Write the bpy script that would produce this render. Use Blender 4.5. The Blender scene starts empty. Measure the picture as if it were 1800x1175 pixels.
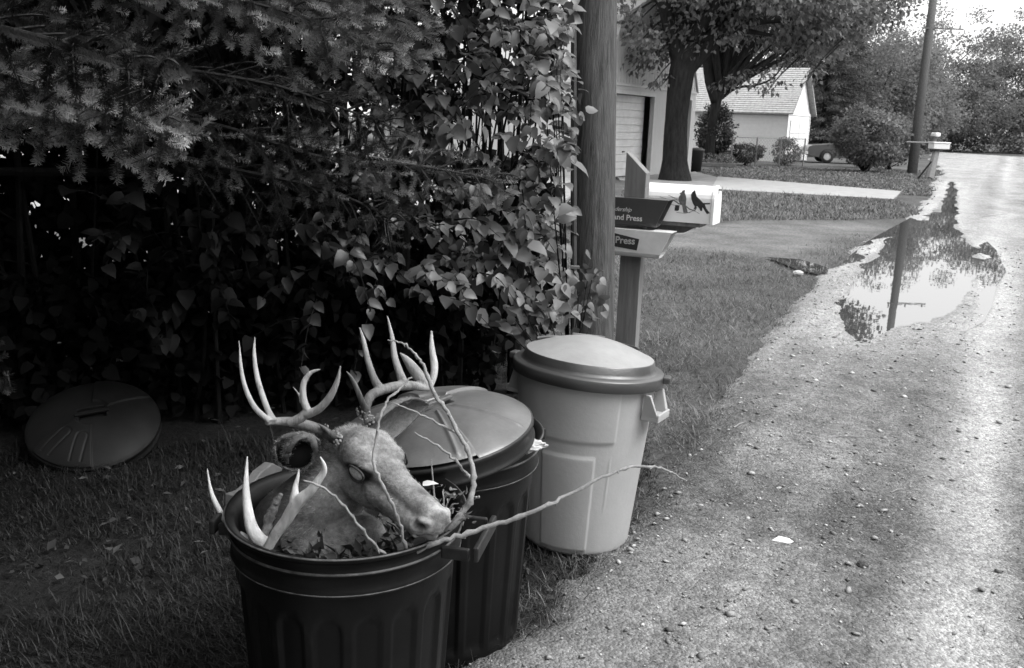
import bpy, math, random
import numpy as np
from mathutils import Vector, Matrix
rng=np.random.default_rng(7); random.seed(7)
PI=math.pi
sc=bpy.context.scene; COL=sc.collection
# ------------------------------------------------ camera maths (pixels of the 1800x1175 photograph -> places on the ground)
f=1600.; cx,cy=900.,587.5; pit=math.radians(13.2); rol=math.radians(1.9); H=1.58
_R0=np.array([1,0,0.]);_U0=np.array([0,math.sin(pit),math.cos(pit)]);CF=np.array([0,math.cos(pit),-math.sin(pit)])
CR=_R0*math.cos(rol)+_U0*math.sin(rol);CU=-_R0*math.sin(rol)+_U0*math.cos(rol);CC=np.array([0,0,H])
def ray(x,y): return CF+(x-cx)/f*CR-(y-cy)/f*CU
def G(x,y,z=0.): d=ray(x,y); return CC+d*((z-H)/d[2])
def P(x,y,D): return CC+ray(x,y)*D
def G2(x,y): return G(x,y)[:2]
RD=np.array([.467,.884]); RV=np.array([.884,-.467])     # along the road, across it

# ------------------------------------------------ materials (all greys: the photograph is black and white)
MATS={}
def mat(name,v,rough=.8,var=.0,scale=8.,bump=0.,bscale=None,spec=.3,stretch=(1,1,1),attr=None,detail=6,spots=None,sheen=0):
    if name in MATS: return MATS[name]
    m=bpy.data.materials.new(name); m.use_nodes=True; nt=m.node_tree; N=nt.nodes; L=nt.links
    b=N['Principled BSDF']; b.inputs['Roughness'].default_value=rough; b.inputs['Specular IOR Level'].default_value=spec
    b.inputs['Base Color'].default_value=(v,v,v,1)
    tc=N.new('ShaderNodeTexCoord'); mp=N.new('ShaderNodeMapping'); mp.inputs['Scale'].default_value=stretch
    L.new(tc.outputs['Object'],mp.inputs['Vector'])
    col=None
    if var>0:
        n=N.new('ShaderNodeTexNoise'); n.inputs['Scale'].default_value=scale; n.inputs['Detail'].default_value=detail; n.inputs['Roughness'].default_value=.65
        L.new(mp.outputs[0],n.inputs['Vector'])
        r=N.new('ShaderNodeMapRange'); r.inputs['From Min'].default_value=.3; r.inputs['From Max'].default_value=.7
        r.inputs['To Min'].default_value=v*(1-var); r.inputs['To Max'].default_value=v*(1+var); L.new(n.outputs['Fac'],r.inputs['Value'])
        col=r.outputs[0]
    if spots:
        n=N.new('ShaderNodeTexNoise'); n.inputs['Scale'].default_value=spots[0]; n.inputs['Detail'].default_value=8; n.inputs['Roughness'].default_value=.75
        L.new(mp.outputs[0],n.inputs['Vector'])
        r=N.new('ShaderNodeMapRange'); r.inputs['From Min'].default_value=spots[1]; r.inputs['From Max'].default_value=spots[1]+.08
        r.inputs['To Min'].default_value=1; r.inputs['To Max'].default_value=spots[2]; L.new(n.outputs['Fac'],r.inputs['Value'])
        q=N.new('ShaderNodeMath'); q.operation='MULTIPLY'; L.new(r.outputs[0],q.inputs[0])
        if col: L.new(col,q.inputs[1])
        else: q.inputs[1].default_value=v
        col=q.outputs[0]
    if attr:
        a=N.new('ShaderNodeAttribute'); a.attribute_name=attr
        q=N.new('ShaderNodeMath'); q.operation='MULTIPLY'; L.new(a.outputs['Fac'],q.inputs[0])
        if col: L.new(col,q.inputs[1])
        else: q.inputs[1].default_value=v
        col=q.outputs[0]
    if col:
        c=N.new('ShaderNodeCombineColor'); [L.new(col,c.inputs[i]) for i in range(3)]; L.new(c.outputs[0],b.inputs['Base Color'])
    if bump>0:
        n=N.new('ShaderNodeTexNoise'); n.inputs['Scale'].default_value=bscale or scale*2; n.inputs['Detail'].default_value=8; n.inputs['Roughness'].default_value=.65
        L.new(mp.outputs[0],n.inputs['Vector']); bp=N.new('ShaderNodeBump'); bp.inputs['Distance'].default_value=bump; bp.inputs['Strength'].default_value=1
        L.new(n.outputs['Fac'],bp.inputs['Height']); L.new(bp.outputs[0],b.inputs['Normal'])
    MATS[name]=m; return m
def leafmat(name,v,rough=.5,var=.35,spec=.4,trans=.25):
    if name in MATS: return MATS[name]
    m=bpy.data.materials.new(name); m.use_nodes=True; nt=m.node_tree; N=nt.nodes; L=nt.links
    b=N['Principled BSDF']; b.inputs['Roughness'].default_value=rough; b.inputs['Specular IOR Level'].default_value=spec
    a=N.new('ShaderNodeAttribute'); a.attribute_name='tone'
    q=N.new('ShaderNodeMath'); q.operation='MULTIPLY'; L.new(a.outputs['Fac'],q.inputs[0]); q.inputs[1].default_value=v
    c=N.new('ShaderNodeCombineColor'); [L.new(q.outputs[0],c.inputs[i]) for i in range(3)]; L.new(c.outputs[0],b.inputs['Base Color'])
    t=N.new('ShaderNodeBsdfTranslucent'); L.new(c.outputs[0],t.inputs['Color'])
    mx=N.new('ShaderNodeMixShader'); mx.inputs[0].default_value=trans; L.new(b.outputs[0],mx.inputs[1]); L.new(t.outputs[0],mx.inputs[2])
    L.new(mx.outputs[0],N['Material Output'].inputs['Surface']); MATS[name]=m; return m

# ------------------------------------------------ mesh helpers
class MB:
    def __init__(s): s.v=[]; s.f=[]; s.n=0
    def add(s,V,Fs):
        V=[tuple(map(float,v)) for v in V]; s.v+=V; s.f+=[tuple(int(i)+s.n for i in q) for q in Fs]; s.n+=len(V); return s
    def box(s,c,size,M=None):
        x,y,z=[d/2 for d in size]; V=np.array([(a,b,d) for a in(-x,x) for b in(-y,y) for d in(-z,z)])
        if M is not None: V=V@np.array(M).T
        return s.add(V+np.array(c),[(0,1,3,2),(4,6,7,5),(0,4,5,1),(2,3,7,6),(0,2,6,4),(1,5,7,3)])
    def tube(s,pts,rad,n=8,cap=True,jit=0):
        pts=np.array(pts,float); k=len(pts); rad=np.broadcast_to(np.array(rad,float),(k,)) if np.ndim(rad) else np.full(k,float(rad))
        T=np.gradient(pts,axis=0); T/=np.linalg.norm(T,axis=1)[:,None]+1e-9
        up=np.array([0,0,1.]) if abs(T[0][2])<.9 else np.array([1.,0,0])
        V=[]; a=np.cross(T[0],up); a/=np.linalg.norm(a)
        for i in range(k):
            a=a-T[i]*(a@T[i]); a/=np.linalg.norm(a)+1e-9; b=np.cross(T[i],a)
            for j in range(n):
                t=2*PI*j/n; rr=rad[i]*(1+(random.uniform(-jit,jit) if jit else 0)); V.append(pts[i]+rr*(math.cos(t)*a+math.sin(t)*b))
        Fs=[(i*n+j,i*n+(j+1)%n,(i+1)*n+(j+1)%n,(i+1)*n+j) for i in range(k-1) for j in range(n)]
        if cap: Fs+=[tuple(range(n))[::-1],tuple((k-1)*n+j for j in range(n))]
        return s.add(V,Fs)
    def lathe(s,prof,n=64,rf=None,c=(0,0,0),close=False):
        V=[]
        for (r,z) in prof:
            for j in range(n):
                t=2*PI*j/n; rr=r+(rf(t,z) if rf else 0); V.append((c[0]+rr*math.cos(t),c[1]+rr*math.sin(t),c[2]+z))
        k=len(prof); Fs=[(i*n+j,i*n+(j+1)%n,(i+1)*n+(j+1)%n,(i+1)*n+j) for i in range(k-1) for j in range(n)]
        if close: Fs.append(tuple((k-1)*n+j for j in range(n)))
        return s.add(V,Fs)
    def prism(s,poly,a,b,fn):   # poly 2d, extruded from a to b, fn(u,v,w)->xyz
        n=len(poly); V=[fn(p[0],p[1],a) for p in poly]+[fn(p[0],p[1],b) for p in poly]
        return s.add(V,[tuple(range(n))[::-1],tuple(range(n,2*n))]+[(i,(i+1)%n,n+(i+1)%n,n+i) for i in range(n)])
    def sphere(s,c,r,n=16,m=10,M=None):
        r=np.broadcast_to(np.array(r,float),(3,)); V=[]
        for i in range(1,m):
            for j in range(n):
                a=PI*i/m;t=2*PI*j/n; V.append((math.sin(a)*math.cos(t)*r[0],math.sin(a)*math.sin(t)*r[1],math.cos(a)*r[2]))
        V+= [(0,0,r[2]),(0,0,-r[2])]; V=np.array(V)
        if M is not None: V=V@np.array(M).T
        Fs=[(i*n+j,(i+1)*n+j,(i+1)*n+(j+1)%n,i*n+(j+1)%n) for i in range(m-2) for j in range(n)]
        t0=(m-1)*n; Fs+=[(t0,j,(j+1)%n) for j in range(n)]+[(t0+1,(m-2)*n+(j+1)%n,(m-2)*n+j) for j in range(n)]
        return s.add(V+np.array(c),Fs)
    def xf(s,M):
        M=np.array(M); s.v=[tuple(x) for x in (np.array(s.v)@M[:3,:3].T+M[:3,3])]; return s
    def build(s,name,m,parent=None,smooth=False,bevel=0):
        me=bpy.data.meshes.new(name); me.from_pydata(s.v,[],s.f); me.materials.append(m); me.validate()
        if smooth: me.shade_smooth() if hasattr(me,'shade_smooth') else [setattr(p,'use_smooth',True) for p in me.polygons]
        o=bpy.data.objects.new(name,me); COL.objects.link(o)
        if parent: o.parent=parent
        if bevel:
            b=o.modifiers.new('b','BEVEL'); b.width=bevel; b.segments=2; b.limit_method='ANGLE'
        return o
def big(name,V,Fs,m,parent=None,tone=None,smooth=False):
    """V (n,3) array; Fs list of int arrays (k,3) or (k,4)"""
    me=bpy.data.meshes.new(name); V=np.asarray(V,dtype=np.float32); Fs=[x for x in Fs if len(x)]
    li=np.concatenate([x.ravel() for x in Fs]).astype(np.int32); cnt=np.concatenate([np.full(len(x),x.shape[1]) for x in Fs]); st=np.concatenate([[0],np.cumsum(cnt)[:-1]]).astype(np.int32)
    me.vertices.add(len(V)); me.vertices.foreach_set('co',V.ravel()); me.loops.add(len(li)); me.loops.foreach_set('vertex_index',li)
    me.polygons.add(len(cnt)); me.polygons.foreach_set('loop_start',st)
    if smooth: me.polygons.foreach_set('use_smooth',np.ones(len(cnt),dtype=bool))
    me.update(calc_edges=True); me.materials.append(m)
    if tone is not None:
        a=me.attributes.new('tone','FLOAT','POINT'); a.data.foreach_set('value',np.asarray(tone,dtype=np.float32))
    o=bpy.data.objects.new(name,me); COL.objects.link(o)
    if parent: o.parent=parent
    return o
def tag(o,label=None,cat=None,group=None,kind=None):
    if label: o['label']=label
    if cat: o['category']=cat
    if group: o['group']=group
    if kind: o['kind']=kind
    return o
def empty(name,loc=(0,0,0),rz=0,label=None,cat=None,group=None):
    o=bpy.data.objects.new(name,None); COL.objects.link(o); o.location=tuple(map(float,loc)); o.rotation_euler=(0,0,rz); o.empty_display_size=.1
    return tag(o,label,cat,group)
def unit(a): return a/(np.linalg.norm(a,axis=-1,keepdims=True)+1e-9)
def catmull(pts,k=6):
    p=np.array(pts,float); p=np.vstack([2*p[0]-p[1],p,2*p[-1]-p[-2]]); out=[]
    for i in range(1,len(p)-2):
        for t in np.linspace(0,1,k,endpoint=False):
            out.append(.5*((2*p[i])+(-p[i-1]+p[i+1])*t+(2*p[i-1]-5*p[i]+4*p[i+1]-p[i+2])*t*t+(-p[i-1]+3*p[i]-3*p[i+1]+p[i+2])*t**3))
    out.append(p[-2]); return np.array(out)
def instance(T,TF,pos,X,Y,Z,size):
    """template verts T(m,3), faces list; frames X,Y,Z (n,3); size (n,)"""
    n=len(pos); m=len(T)
    V=(T[None,:,0:1]*X[:,None,:]+T[None,:,1:2]*Y[:,None,:]+T[None,:,2:3]*Z[:,None,:])*size[:,None,None]+pos[:,None,:]
    off=(np.arange(n)*m)[:,None,None]
    return V.reshape(-1,3),[(np.array(q)[None]+off).reshape(-1,len(q[0])) for q in TF]
def frames(nrm,direc):
    Y=unit(direc); X=unit(np.cross(Y,nrm)); Z=np.cross(X,Y); return X,Y,Z
def vnoise(x,y,s,seed=0):
    x=np.asarray(x)/s; y=np.asarray(y)/s; xi=np.floor(x).astype(np.int64); yi=np.floor(y).astype(np.int64); u=x-xi; v=y-yi; u=u*u*(3-2*u); v=v*v*(3-2*v)
    def h(a,b):
        q=(a*374761393+b*668265263+seed*982451653)&0xffffffff; q=((q^(q>>13))*1274126177)&0xffffffff; return ((q^(q>>16))&0xffff)/65535.
    return (h(xi,yi)*(1-u)+h(xi+1,yi)*u)*(1-v)+(h(xi,yi+1)*(1-u)+h(xi+1,yi+1)*u)*v
def fbm(x,y,s,o=4,seed=0): return sum(vnoise(x,y,s/2**i,seed+i)*.5**i for i in range(o))/sum(.5**i for i in range(o))
def sdf(poly,X,Y):  # signed distance, negative inside
    poly=np.array(poly); d=np.full(X.shape,1e9); ins=np.zeros(X.shape,bool); n=len(poly)
    for i in range(n):
        a=poly[i]; b=poly[(i+1)%n]; e=b-a; w0=X-a[0]; w1=Y-a[1]; t=np.clip((w0*e[0]+w1*e[1])/(e@e+1e-12),0,1)
        d=np.minimum(d,np.hypot(w0-t*e[0],w1-t*e[1])); c=((a[1]>Y)!=(b[1]>Y))&(X<(b[0]-a[0])*(Y-a[1])/((b[1]-a[1]) if b[1]!=a[1] else 1e-9)+a[0]); ins^=c
    return np.where(ins,-d,d)
def sstep(a,b,x): t=np.clip((x-a)/(b-a),0,1); return t*t*(3-2*t)
# leaf templates: Y along the leaf, X across, Z up
LILAC=np.array([(0,0,0),(0,.3,.03),(0,.65,.0),(0,1,-.14),(-.33,.06,.10),(-.42,.33,.12),(-.27,.68,.05),(.33,.06,.10),(.42,.33,.12),(.27,.68,.05)])
LILAC_F=[[(0,1,5,4),(1,2,6,5),(0,7,8,1),(1,8,9,2)],[(2,3,6),(2,9,3)]]
SMALL=np.array([(0,0,0),(-.32,.45,.08),(0,1,-.05),(.32,.45,.08),(0,.45,-.02)]); SMALL_F=[[(0,4,1),(1,4,2),(0,3,4),(4,3,2)]]
DIA=np.array([(0,0,0),(-.38,.5,.1),(0,1,0),(.38,.5,.1)]); DIA_F=[[(0,3,2),(0,2,1)]]
BLADE=np.array([(-.5,0,0),(.5,0,0),(-.36,.5,.12),(.36,.5,.12),(0,1,.42)]); BLADE_F=[[(0,1,3,2)],[(2,3,4)]]
def rdir(n): return unit(rng.normal(size=(n,3)))
def tones(n,m,var): return np.repeat(np.clip(1+rng.normal(0,var,n),.35,2.),m)

# ------------------------------------------------ world, sun, camera
w=bpy.data.worlds.new('World'); sc.world=w; w.use_nodes=True; nt=w.node_tree; N=nt.nodes; L=nt.links
SUN_EL=math.radians(52); SUN_AZ=math.radians(108)     # azimuth clockwise from +Y: the light comes from the right
sky=N.new('ShaderNodeTexSky'); sky.sky_type='NISHITA'; sky.sun_disc=False; sky.sun_elevation=SUN_EL; sky.sun_rotation=SUN_AZ
sky.air_density=1.6; sky.dust_density=8; sky.ozone_density=1
bw=N.new('ShaderNodeRGBToBW'); L.new(sky.outputs[0],bw.inputs[0]); cl=N.new('ShaderNodeMath'); cl.operation='MULTIPLY_ADD'; cl.inputs[1].default_value=.8; cl.inputs[2].default_value=5.5   # even bright cloud veil over the sky
L.new(bw.outputs[0],cl.inputs[0]); L.new(cl.outputs[0],N['Background'].inputs['Color']); N['Background'].inputs['Strength'].default_value=.15
sl=bpy.data.lights.new('sun','SUN'); sl.energy=.8; sl.angle=math.radians(20); so=bpy.data.objects.new('sun',sl); COL.objects.link(so)
sd=Vector((math.sin(SUN_AZ)*math.cos(SUN_EL),math.cos(SUN_AZ)*math.cos(SUN_EL),math.sin(SUN_EL))); so.rotation_euler=sd.to_track_quat('Z','Y').to_euler()
cam=bpy.data.cameras.new('camera'); co=bpy.data.objects.new('camera',cam); COL.objects.link(co); sc.camera=co
cam.sensor_width=36; cam.sensor_fit='HORIZONTAL'; cam.lens=f/1800*36; cam.clip_start=.05; cam.clip_end=2000
M=Matrix.Identity(4)
for i in range(3): M[i][0]=CR[i]; M[i][1]=CU[i]; M[i][2]=-CF[i]; M[i][3]=CC[i]
co.matrix_world=M
cam.dof.use_dof=True; cam.dof.focus_distance=2.7; cam.dof.aperture_fstop=13
sc.view_settings.view_transform='Standard'; sc.view_settings.look='None'; sc.view_settings.exposure=.62; sc.view_settings.gamma=1
sc.cycles.max_bounces=6; sc.cycles.diffuse_bounces=1; sc.cycles.transparent_max_bounces=8; sc.cycles.use_denoising=True; sc.cycles.use_adaptive_sampling=False; sc.cycles.sample_clamp_indirect=3

# ================================================= GROUND, ROAD, WATER
road_px=[(790,1175),(862,1125),(935,1082),(975,1030),(1020,985),(1085,930),(1120,880),(1165,840),(1215,780),(1262,730),(1285,660),(1310,612),(1352,572),(1405,530),(1450,492),(1440,470),(1480,440),(1560,410),(1612,380),(1628,345),(1648,318),(1652,300),(1640,285),(1636,274),(1645,268)]
road_poly=[G2(*q) for q in road_px]+[G2(1800,277),np.array([75.,78.]),np.array([60,66.]),np.array([10,-2.]),np.array([3.,-6.]),np.array([-3.6,-3.]),np.array([-1.2,1.2])]
road_poly=np.array(road_poly)
pc=lambda L_,s,ox,oy:[G2(ox+x/s,oy+y/s) for x,y in L_]
pud=pc([(715,790),(735,840),(790,872),(900,885),(960,850),(1050,810),(1130,790),(1200,800),(1280,760),(1330,690),(1350,640),(1370,590),(1420,530),(1390,430),(1300,330),(1290,280),(1300,190),(1282,110),(1240,110),(1232,170),(1190,225),(1120,290),(1020,350),(940,400),(900,440),(840,500),(790,570),(735,680),(718,740)],2.67,1200,280)
pud2=pc([(430,468),(520,478),(600,500),(680,530),(660,550),(560,520),(500,495)],2.67,1200,280)
us=[-5.]
while us[-1]<112: us.append(us[-1]+max(.018,min(.5,.0075*max(0,us[-1]-1))))
us=np.array(us)
vs=np.concatenate([np.arange(-6,3.4,.035),np.arange(3.4,14,.15)]) 
# far part widens: v spacing scales gently with u
Ug,Vg=np.meshgrid(us,vs,indexing='ij'); sp=1+np.clip(Ug-6,0,None)*.035; Vg=Vg*sp
org=np.array([.9,1.0]); 
RX=org[0]+Ug*RD[0]+Vg*RV[0]; RY=org[1]+Ug*RD[1]+Vg*RV[1]


def rutf(v,c,wd): return np.exp(-((v-c)/wd)**2)
def roadz(X,Y):
    a=sdf(road_poly,X,Y); b=sdf(pud,X,Y); c=sdf(pud2,X,Y)
    nz=fbm(X,Y,.6,5,3); nf=fbm(X,Y,.07,3,9); ng=fbm(X,Y,2.2,3,5); Vw=(X-org[0])*RV[0]+(Y-org[1])*RV[1]; Uw=(X-org[0])*RD[0]+(Y-org[1])*RD[1]; wob=(ng-.5)*.35
    rt=rutf(Vw+wob,-.28,.17)+rutf(Vw+wob,.92,.2)+rutf(Vw-wob,1.75,.3)*.7+rutf(Vw-wob,.28,.12)*.35
    h=.034+((nz-.5)*.022+(nf-.5)*.010)*(1-.75*sstep(.15,-.25,b))-rt*.020
    h=h-.042*sstep(.06,-.35,b+(nz-.5)*.16)-.034*sstep(.05,-.10,c+(nz-.5)*.1)
    e=a+(nz-.5)*.34+(nf-.5)*.12+(ng-.5)*.9*sstep(6,14,Y); h=h-.09*sstep(-.16,.12,e)
    return h,a,b,c,nz,nf,ng,Vw,Uw,wob,rt
hz,ds,dp,dp2,nz,nf,ng,Vw,Uw,wob,rt=roadz(RX,RY)
patch=fbm(RX,RY,.9,4,71)
rt_=np.clip(rt,0,1)*(1-.75*sstep(8,15,Uw))
tone=.60+.50*rt_+(nz-.5)*.35+(nf-.5)*.35-.20*rutf(Vw+wob,.35,.26)-.20*rutf(Vw-wob,1.32,.22)-.16*rutf(Vw+wob,-.75,.25)-.10*sstep(.50,.70,patch)+(fbm(Vw+50+wob*.5,Uw*.05+50,.16,3,123)-.5)*.5*(1-.6*sstep(8,16,Uw))
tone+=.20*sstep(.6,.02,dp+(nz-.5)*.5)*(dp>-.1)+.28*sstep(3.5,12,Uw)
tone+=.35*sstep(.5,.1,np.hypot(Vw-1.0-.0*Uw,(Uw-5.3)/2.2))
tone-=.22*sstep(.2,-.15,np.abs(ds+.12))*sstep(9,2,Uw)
dark=sstep(.55,.62,fbm(RX,RY,.22,3,31))*sstep(.9,0,np.abs(Vw-.35)); tone-=.12*dark
tone=np.clip(tone,.3,1.22)
tone=np.where(dp<-.02,.75,tone); tone=np.where(dp2<0,.5,tone)
keep=ds<.34
V=np.stack([RX,RY,hz],-1).reshape(-1,3); ni,nj=RX.shape
idx=np.arange(ni*nj).reshape(ni,nj); q=np.stack([idx[:-1,:-1],idx[1:,:-1],idx[1:,1:],idx[:-1,1:]],-1).reshape(-1,4)
kf=keep.reshape(-1)[q].all(1); q=q[kf]; used=np.unique(q); rem=np.zeros(ni*nj,int); rem[used]=np.arange(len(used))
mroad=mat('gravel',.39,1.0,.35,38,.006,130,.0,attr='tone',detail=9)
_N=mroad.node_tree.nodes; _L=mroad.node_tree.links; _b=_N['Principled BSDF']
vo=_N.new('ShaderNodeTexVoronoi'); vo.inputs['Scale'].default_value=95; vo.inputs['Randomness'].default_value=1; _L.new([n for n in _N if n.type=='MAPPING'][0].outputs[0],vo.inputs['Vector'])
bwv=_N.new('ShaderNodeRGBToBW'); _L.new(vo.outputs['Color'],bwv.inputs[0]); mr=_N.new('ShaderNodeMapRange'); mr.inputs['To Min'].default_value=.45; mr.inputs['To Max'].default_value=1.5; _L.new(bwv.outputs[0],mr.inputs['Value'])
old=_b.inputs['Base Color'].links[0].from_socket; mxn=_N.new('ShaderNodeMix'); mxn.data_type='RGBA'; mxn.blend_type='MULTIPLY'; mxn.inputs[0].default_value=.75; _L.new(old,mxn.inputs[6]); _L.new(mr.outputs[0],mxn.inputs[7]); _L.new(mxn.outputs[2],_b.inputs['Base Color'])
bp2=_N.new('ShaderNodeBump'); bp2.inputs['Distance'].default_value=.006; bp2.invert=True; _L.new(vo.outputs['Distance'],bp2.inputs['Height']); _L.new(_b.inputs['Normal'].links[0].from_socket,bp2.inputs['Normal']); _L.new(bp2.outputs[0],_b.inputs['Normal'])
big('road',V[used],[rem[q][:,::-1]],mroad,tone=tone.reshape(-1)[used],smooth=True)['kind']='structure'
# ground: one big sheet, finer close to the camera
def sheet(name,xs,ys,z,m,zf=None,tf=None):
    X,Y=np.meshgrid(xs,ys,indexing='ij'); Z=np.full(X.shape,float(z)) if zf is None else zf(X,Y); T=None if tf is None else tf(X,Y).reshape(-1)
    idx=np.arange(X.size).reshape(X.shape); q=np.stack([idx[:-1,:-1],idx[1:,:-1],idx[1:,1:],idx[:-1,1:]],-1).reshape(-1,4)
    o=big(name,np.stack([X,Y,Z],-1).reshape(-1,3),[q],m,tone=T,smooth=True); o['kind']='structure'; return o
gx=np.concatenate([[-500,-200,-80,-40,-20,-12,-8],np.arange(-6,12,.12),np.arange(12,34,.6),[40,60,100,200,500]])
gy=np.concatenate([[-500,-100,-30,-10,-5,-2],np.arange(0,16,.12),np.arange(16,60,.6),[65,80,110,200,600]])
worn=[G2(*p_) for p_ in [(1120,402),(1240,392),(1400,388),(1560,392),(1612,384),(1560,412),(1480,440),(1440,472),(1380,462),(1280,446),(1180,440),(1100,430)]]
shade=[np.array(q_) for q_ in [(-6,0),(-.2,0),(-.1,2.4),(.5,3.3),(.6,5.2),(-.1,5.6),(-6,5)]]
def gt(X,Y):
    t=.85+(fbm(X,Y,.5,4,2)-.5)*.7+(fbm(X,Y,3,2,8)-.5)*.3
    t+=.5*sstep(.4,-.6,sdf(worn,X,Y)+(fbm(X,Y,.8,3,4)-.5)*1.2)
    t*=1-.75*sstep(.2,-.3,sdf(shade,X,Y)+(fbm(X,Y,.5,3,91)-.5)*.4)  # ground under the spruce painted darker for its shade
    t*=.75+.5*fbm(X,Y,.25,2,44)
    return np.clip(t,.08,2)
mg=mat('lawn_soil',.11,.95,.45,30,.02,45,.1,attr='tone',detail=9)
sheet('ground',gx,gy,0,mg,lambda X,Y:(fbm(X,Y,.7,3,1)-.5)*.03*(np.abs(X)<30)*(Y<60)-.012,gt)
# concrete drive, dirt strip, far road
def flat(name,poly,z,m,kind='structure'):
    V=[(x,y,z) for x,y in poly]; b=MB().prism([tuple(p_) for p_ in poly],-.03,z,lambda u,v,w_:(u,v,w_)); o=b.build(name,m); o['kind']=kind; return o
mcon=mat('concrete',.33,.85,.15,3,.003,30,spots=(6,.6,.8))
cA=G2(1250,334); cB=G2(1570,352); cC=G2(1584,338); cD=G2(1262,312)
flat('driveway',[cA,cB,cC,cD],.028,mcon)
flat('garage_apron',[G2(1090,318),G2(1255,334.5),G2(1262,313),G2(1222,303),G2(1085,313)],.022,mat('old_concrete',.24,.9,.25,2,.004,25))
flat('gravel_yard',[(-30,16),(-4,13),(1.0,19),(2.6,27),(-6,46),(-30,44)],.03,mat('pale_gravel',.26,.9,.3,5,.01,40))
# water
mw=bpy.data.materials.new('water'); mw.use_nodes=True; b=mw.node_tree.nodes['Principled BSDF']; b.inputs['Base Color'].default_value=(.05,.05,.05,1); b.inputs['Roughness'].default_value=.015; b.inputs['IOR'].default_value=3.2; b.inputs['Specular IOR Level'].default_value=.5
nn=mw.node_tree.nodes.new('ShaderNodeTexNoise'); nn.inputs['Scale'].default_value=5; bb=mw.node_tree.nodes.new('ShaderNodeBump'); bb.inputs['Distance'].default_value=.00025
tc=mw.node_tree.nodes.new('ShaderNodeTexCoord'); mw.node_tree.links.new(tc.outputs['Object'],nn.inputs['Vector']); mw.node_tree.links.new(nn.outputs[0],bb.inputs['Height']); mw.node_tree.links.new(bb.outputs[0],b.inputs['Normal'])
def grow(poly,d):
    poly=np.array(poly); out=[]; n=len(poly); ar=sum(poly[i][0]*poly[(i+1)%n][1]-poly[(i+1)%n][0]*poly[i][1] for i in range(n)); s_=1 if ar>0 else -1
    for i in range(n):
        e=unit((poly[(i+1)%n]-poly[i-1])[None])[0]; out.append(poly[i]+s_*d*np.array([e[1],-e[0]]))
    return out
def water(name,poly,z):
    V=[(x,y,z) for x,y in poly]; o=MB().add(V,[tuple(range(len(V)))]).build(name,mw); o['kind']='structure'; return o
water('puddle_water',grow(pud,.22),.0258); water('small_puddle_water',grow(pud2,.1),.0165)

# stones on the road (uncountable): low polyhedra
def stones():
    n=70000; u=-1.2+15*rng.random(n)**1.8; v=rng.uniform(-5,4,n)
    x=org[0]+u*RD[0]+v*RV[0]; y=org[1]+u*RD[1]+v*RV[1]; k=(sdf(road_poly,x,y)<.12)&(sdf(pud,x,y)>-.02)&(y>.8)
    Vw_=v+(fbm(x,y,2.2,3,5)-.5)*.35; pr=1-.75*np.clip(rutf(Vw_,-.28,.2)+rutf(Vw_,.92,.22)+.6*rutf(Vw_,1.75,.3),0,1); k&=rng.random(n)<pr*.9
    x,y=x[k],y[k]; n=len(x); s=np.clip(rng.lognormal(-5.5,.62,n),.0015,.018)*(1+.05*y)
    T=np.array([(1,0,0),(-1,0,0),(0,1,0),(0,-1,0),(0,0,.7),(0,0,-.5),(.6,.6,.35),(-.6,-.6,.35)],float); 
    TF=[[(0,6,4),(6,2,4),(2,1,4),(1,7,4),(7,3,4),(3,0,4),(0,5,6),(6,5,2),(2,5,1),(1,5,7),(7,5,3),(3,5,0)]]
    a=rng.uniform(0,2*PI,n); X=np.stack([np.cos(a),np.sin(a),rng.normal(0,.2,n)],1); Y=np.stack([-np.sin(a),np.cos(a),rng.normal(0,.2,n)],1)*rng.uniform(.5,1,n)[:,None]; Z=np.tile([0,0,1.],(n,1))*rng.uniform(.4,.9,n)[:,None]
    hzs=roadz(x,y)[0]+s*.15
    Vv,Ff=instance(T,TF,np.stack([x,y,hzs],1),X,Y,Z,s)
    tag(big('road_stones',Vv,Ff,leafmat('stone',.30,.85,trans=0),tone=tones(n,8,.5)),'loose grey pebbles scattered over the gravel road','gravel',kind='stuff')
stones()

# grass blades (uncountable)
def grass(name,n,region,xr,yr,hgt,wid,m,label,flatness=.5,dens=None):
    x=rng.uniform(*xr,n); y=yr[0]+(yr[1]-yr[0])*rng.random(n)**1.35
    k=region(x,y); x,y=x[k],y[k]; n=len(x); D=np.hypot(x,y)
    h=hgt*rng.lognormal(0,.35,n)*(.25+1.5*fbm(x,y,.28,3,17)**1.5)*(1+.5*(rng.random(n)<.06)); 
    a=rng.uniform(0,2*PI,n); lean=rng.uniform(.15,1,n)*flatness*2
    Y=unit(np.stack([np.cos(a)*lean,np.sin(a)*lean,np.ones(n)],1)); Z=np.stack([np.cos(a),np.sin(a),-.25*np.ones(n)],1); X=unit(np.cross(Y,Z))
    wv=wid*(1+D*.12); X=X*(wv/h)[:,None]
    Vv,Ff=instance(BLADE,BLADE_F,np.stack([x,y,np.full(n,-.006)],1),X,Y,Z,h)
    return tag(big(name,Vv,Ff,m,tone=tones(n,5,.45)*np.repeat(.6+.8*fbm(x,y,.45,3,61),5)),label,'grass',kind='stuff')
mgr=leafmat('grass_blade',.14,.55,trans=.3); mgd=leafmat('shaded_grass_blade',.020,.6,trans=.2)  # second grass grey has the tree shade put into its colour
leftpatch=lambda x,y: ~((fbm(x,y,.9,3,55)>.56)&(x<-1.0)&(y>2.6)&(rng.random(len(x))<.8))
grass('shaded_grass',120000,lambda x,y:(sdf(road_poly,x,y)>-.07+.22*(rng.random(len(x))-.6))&(sdf(shade,x,y)<.15)&(y<4.6+.25*x)&leftpatch(x,y),(-3.2,.75),(1.3,5.2),.045,.0026,mgd,'dark unmown grass under and around the garbage cans',.8)
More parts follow.
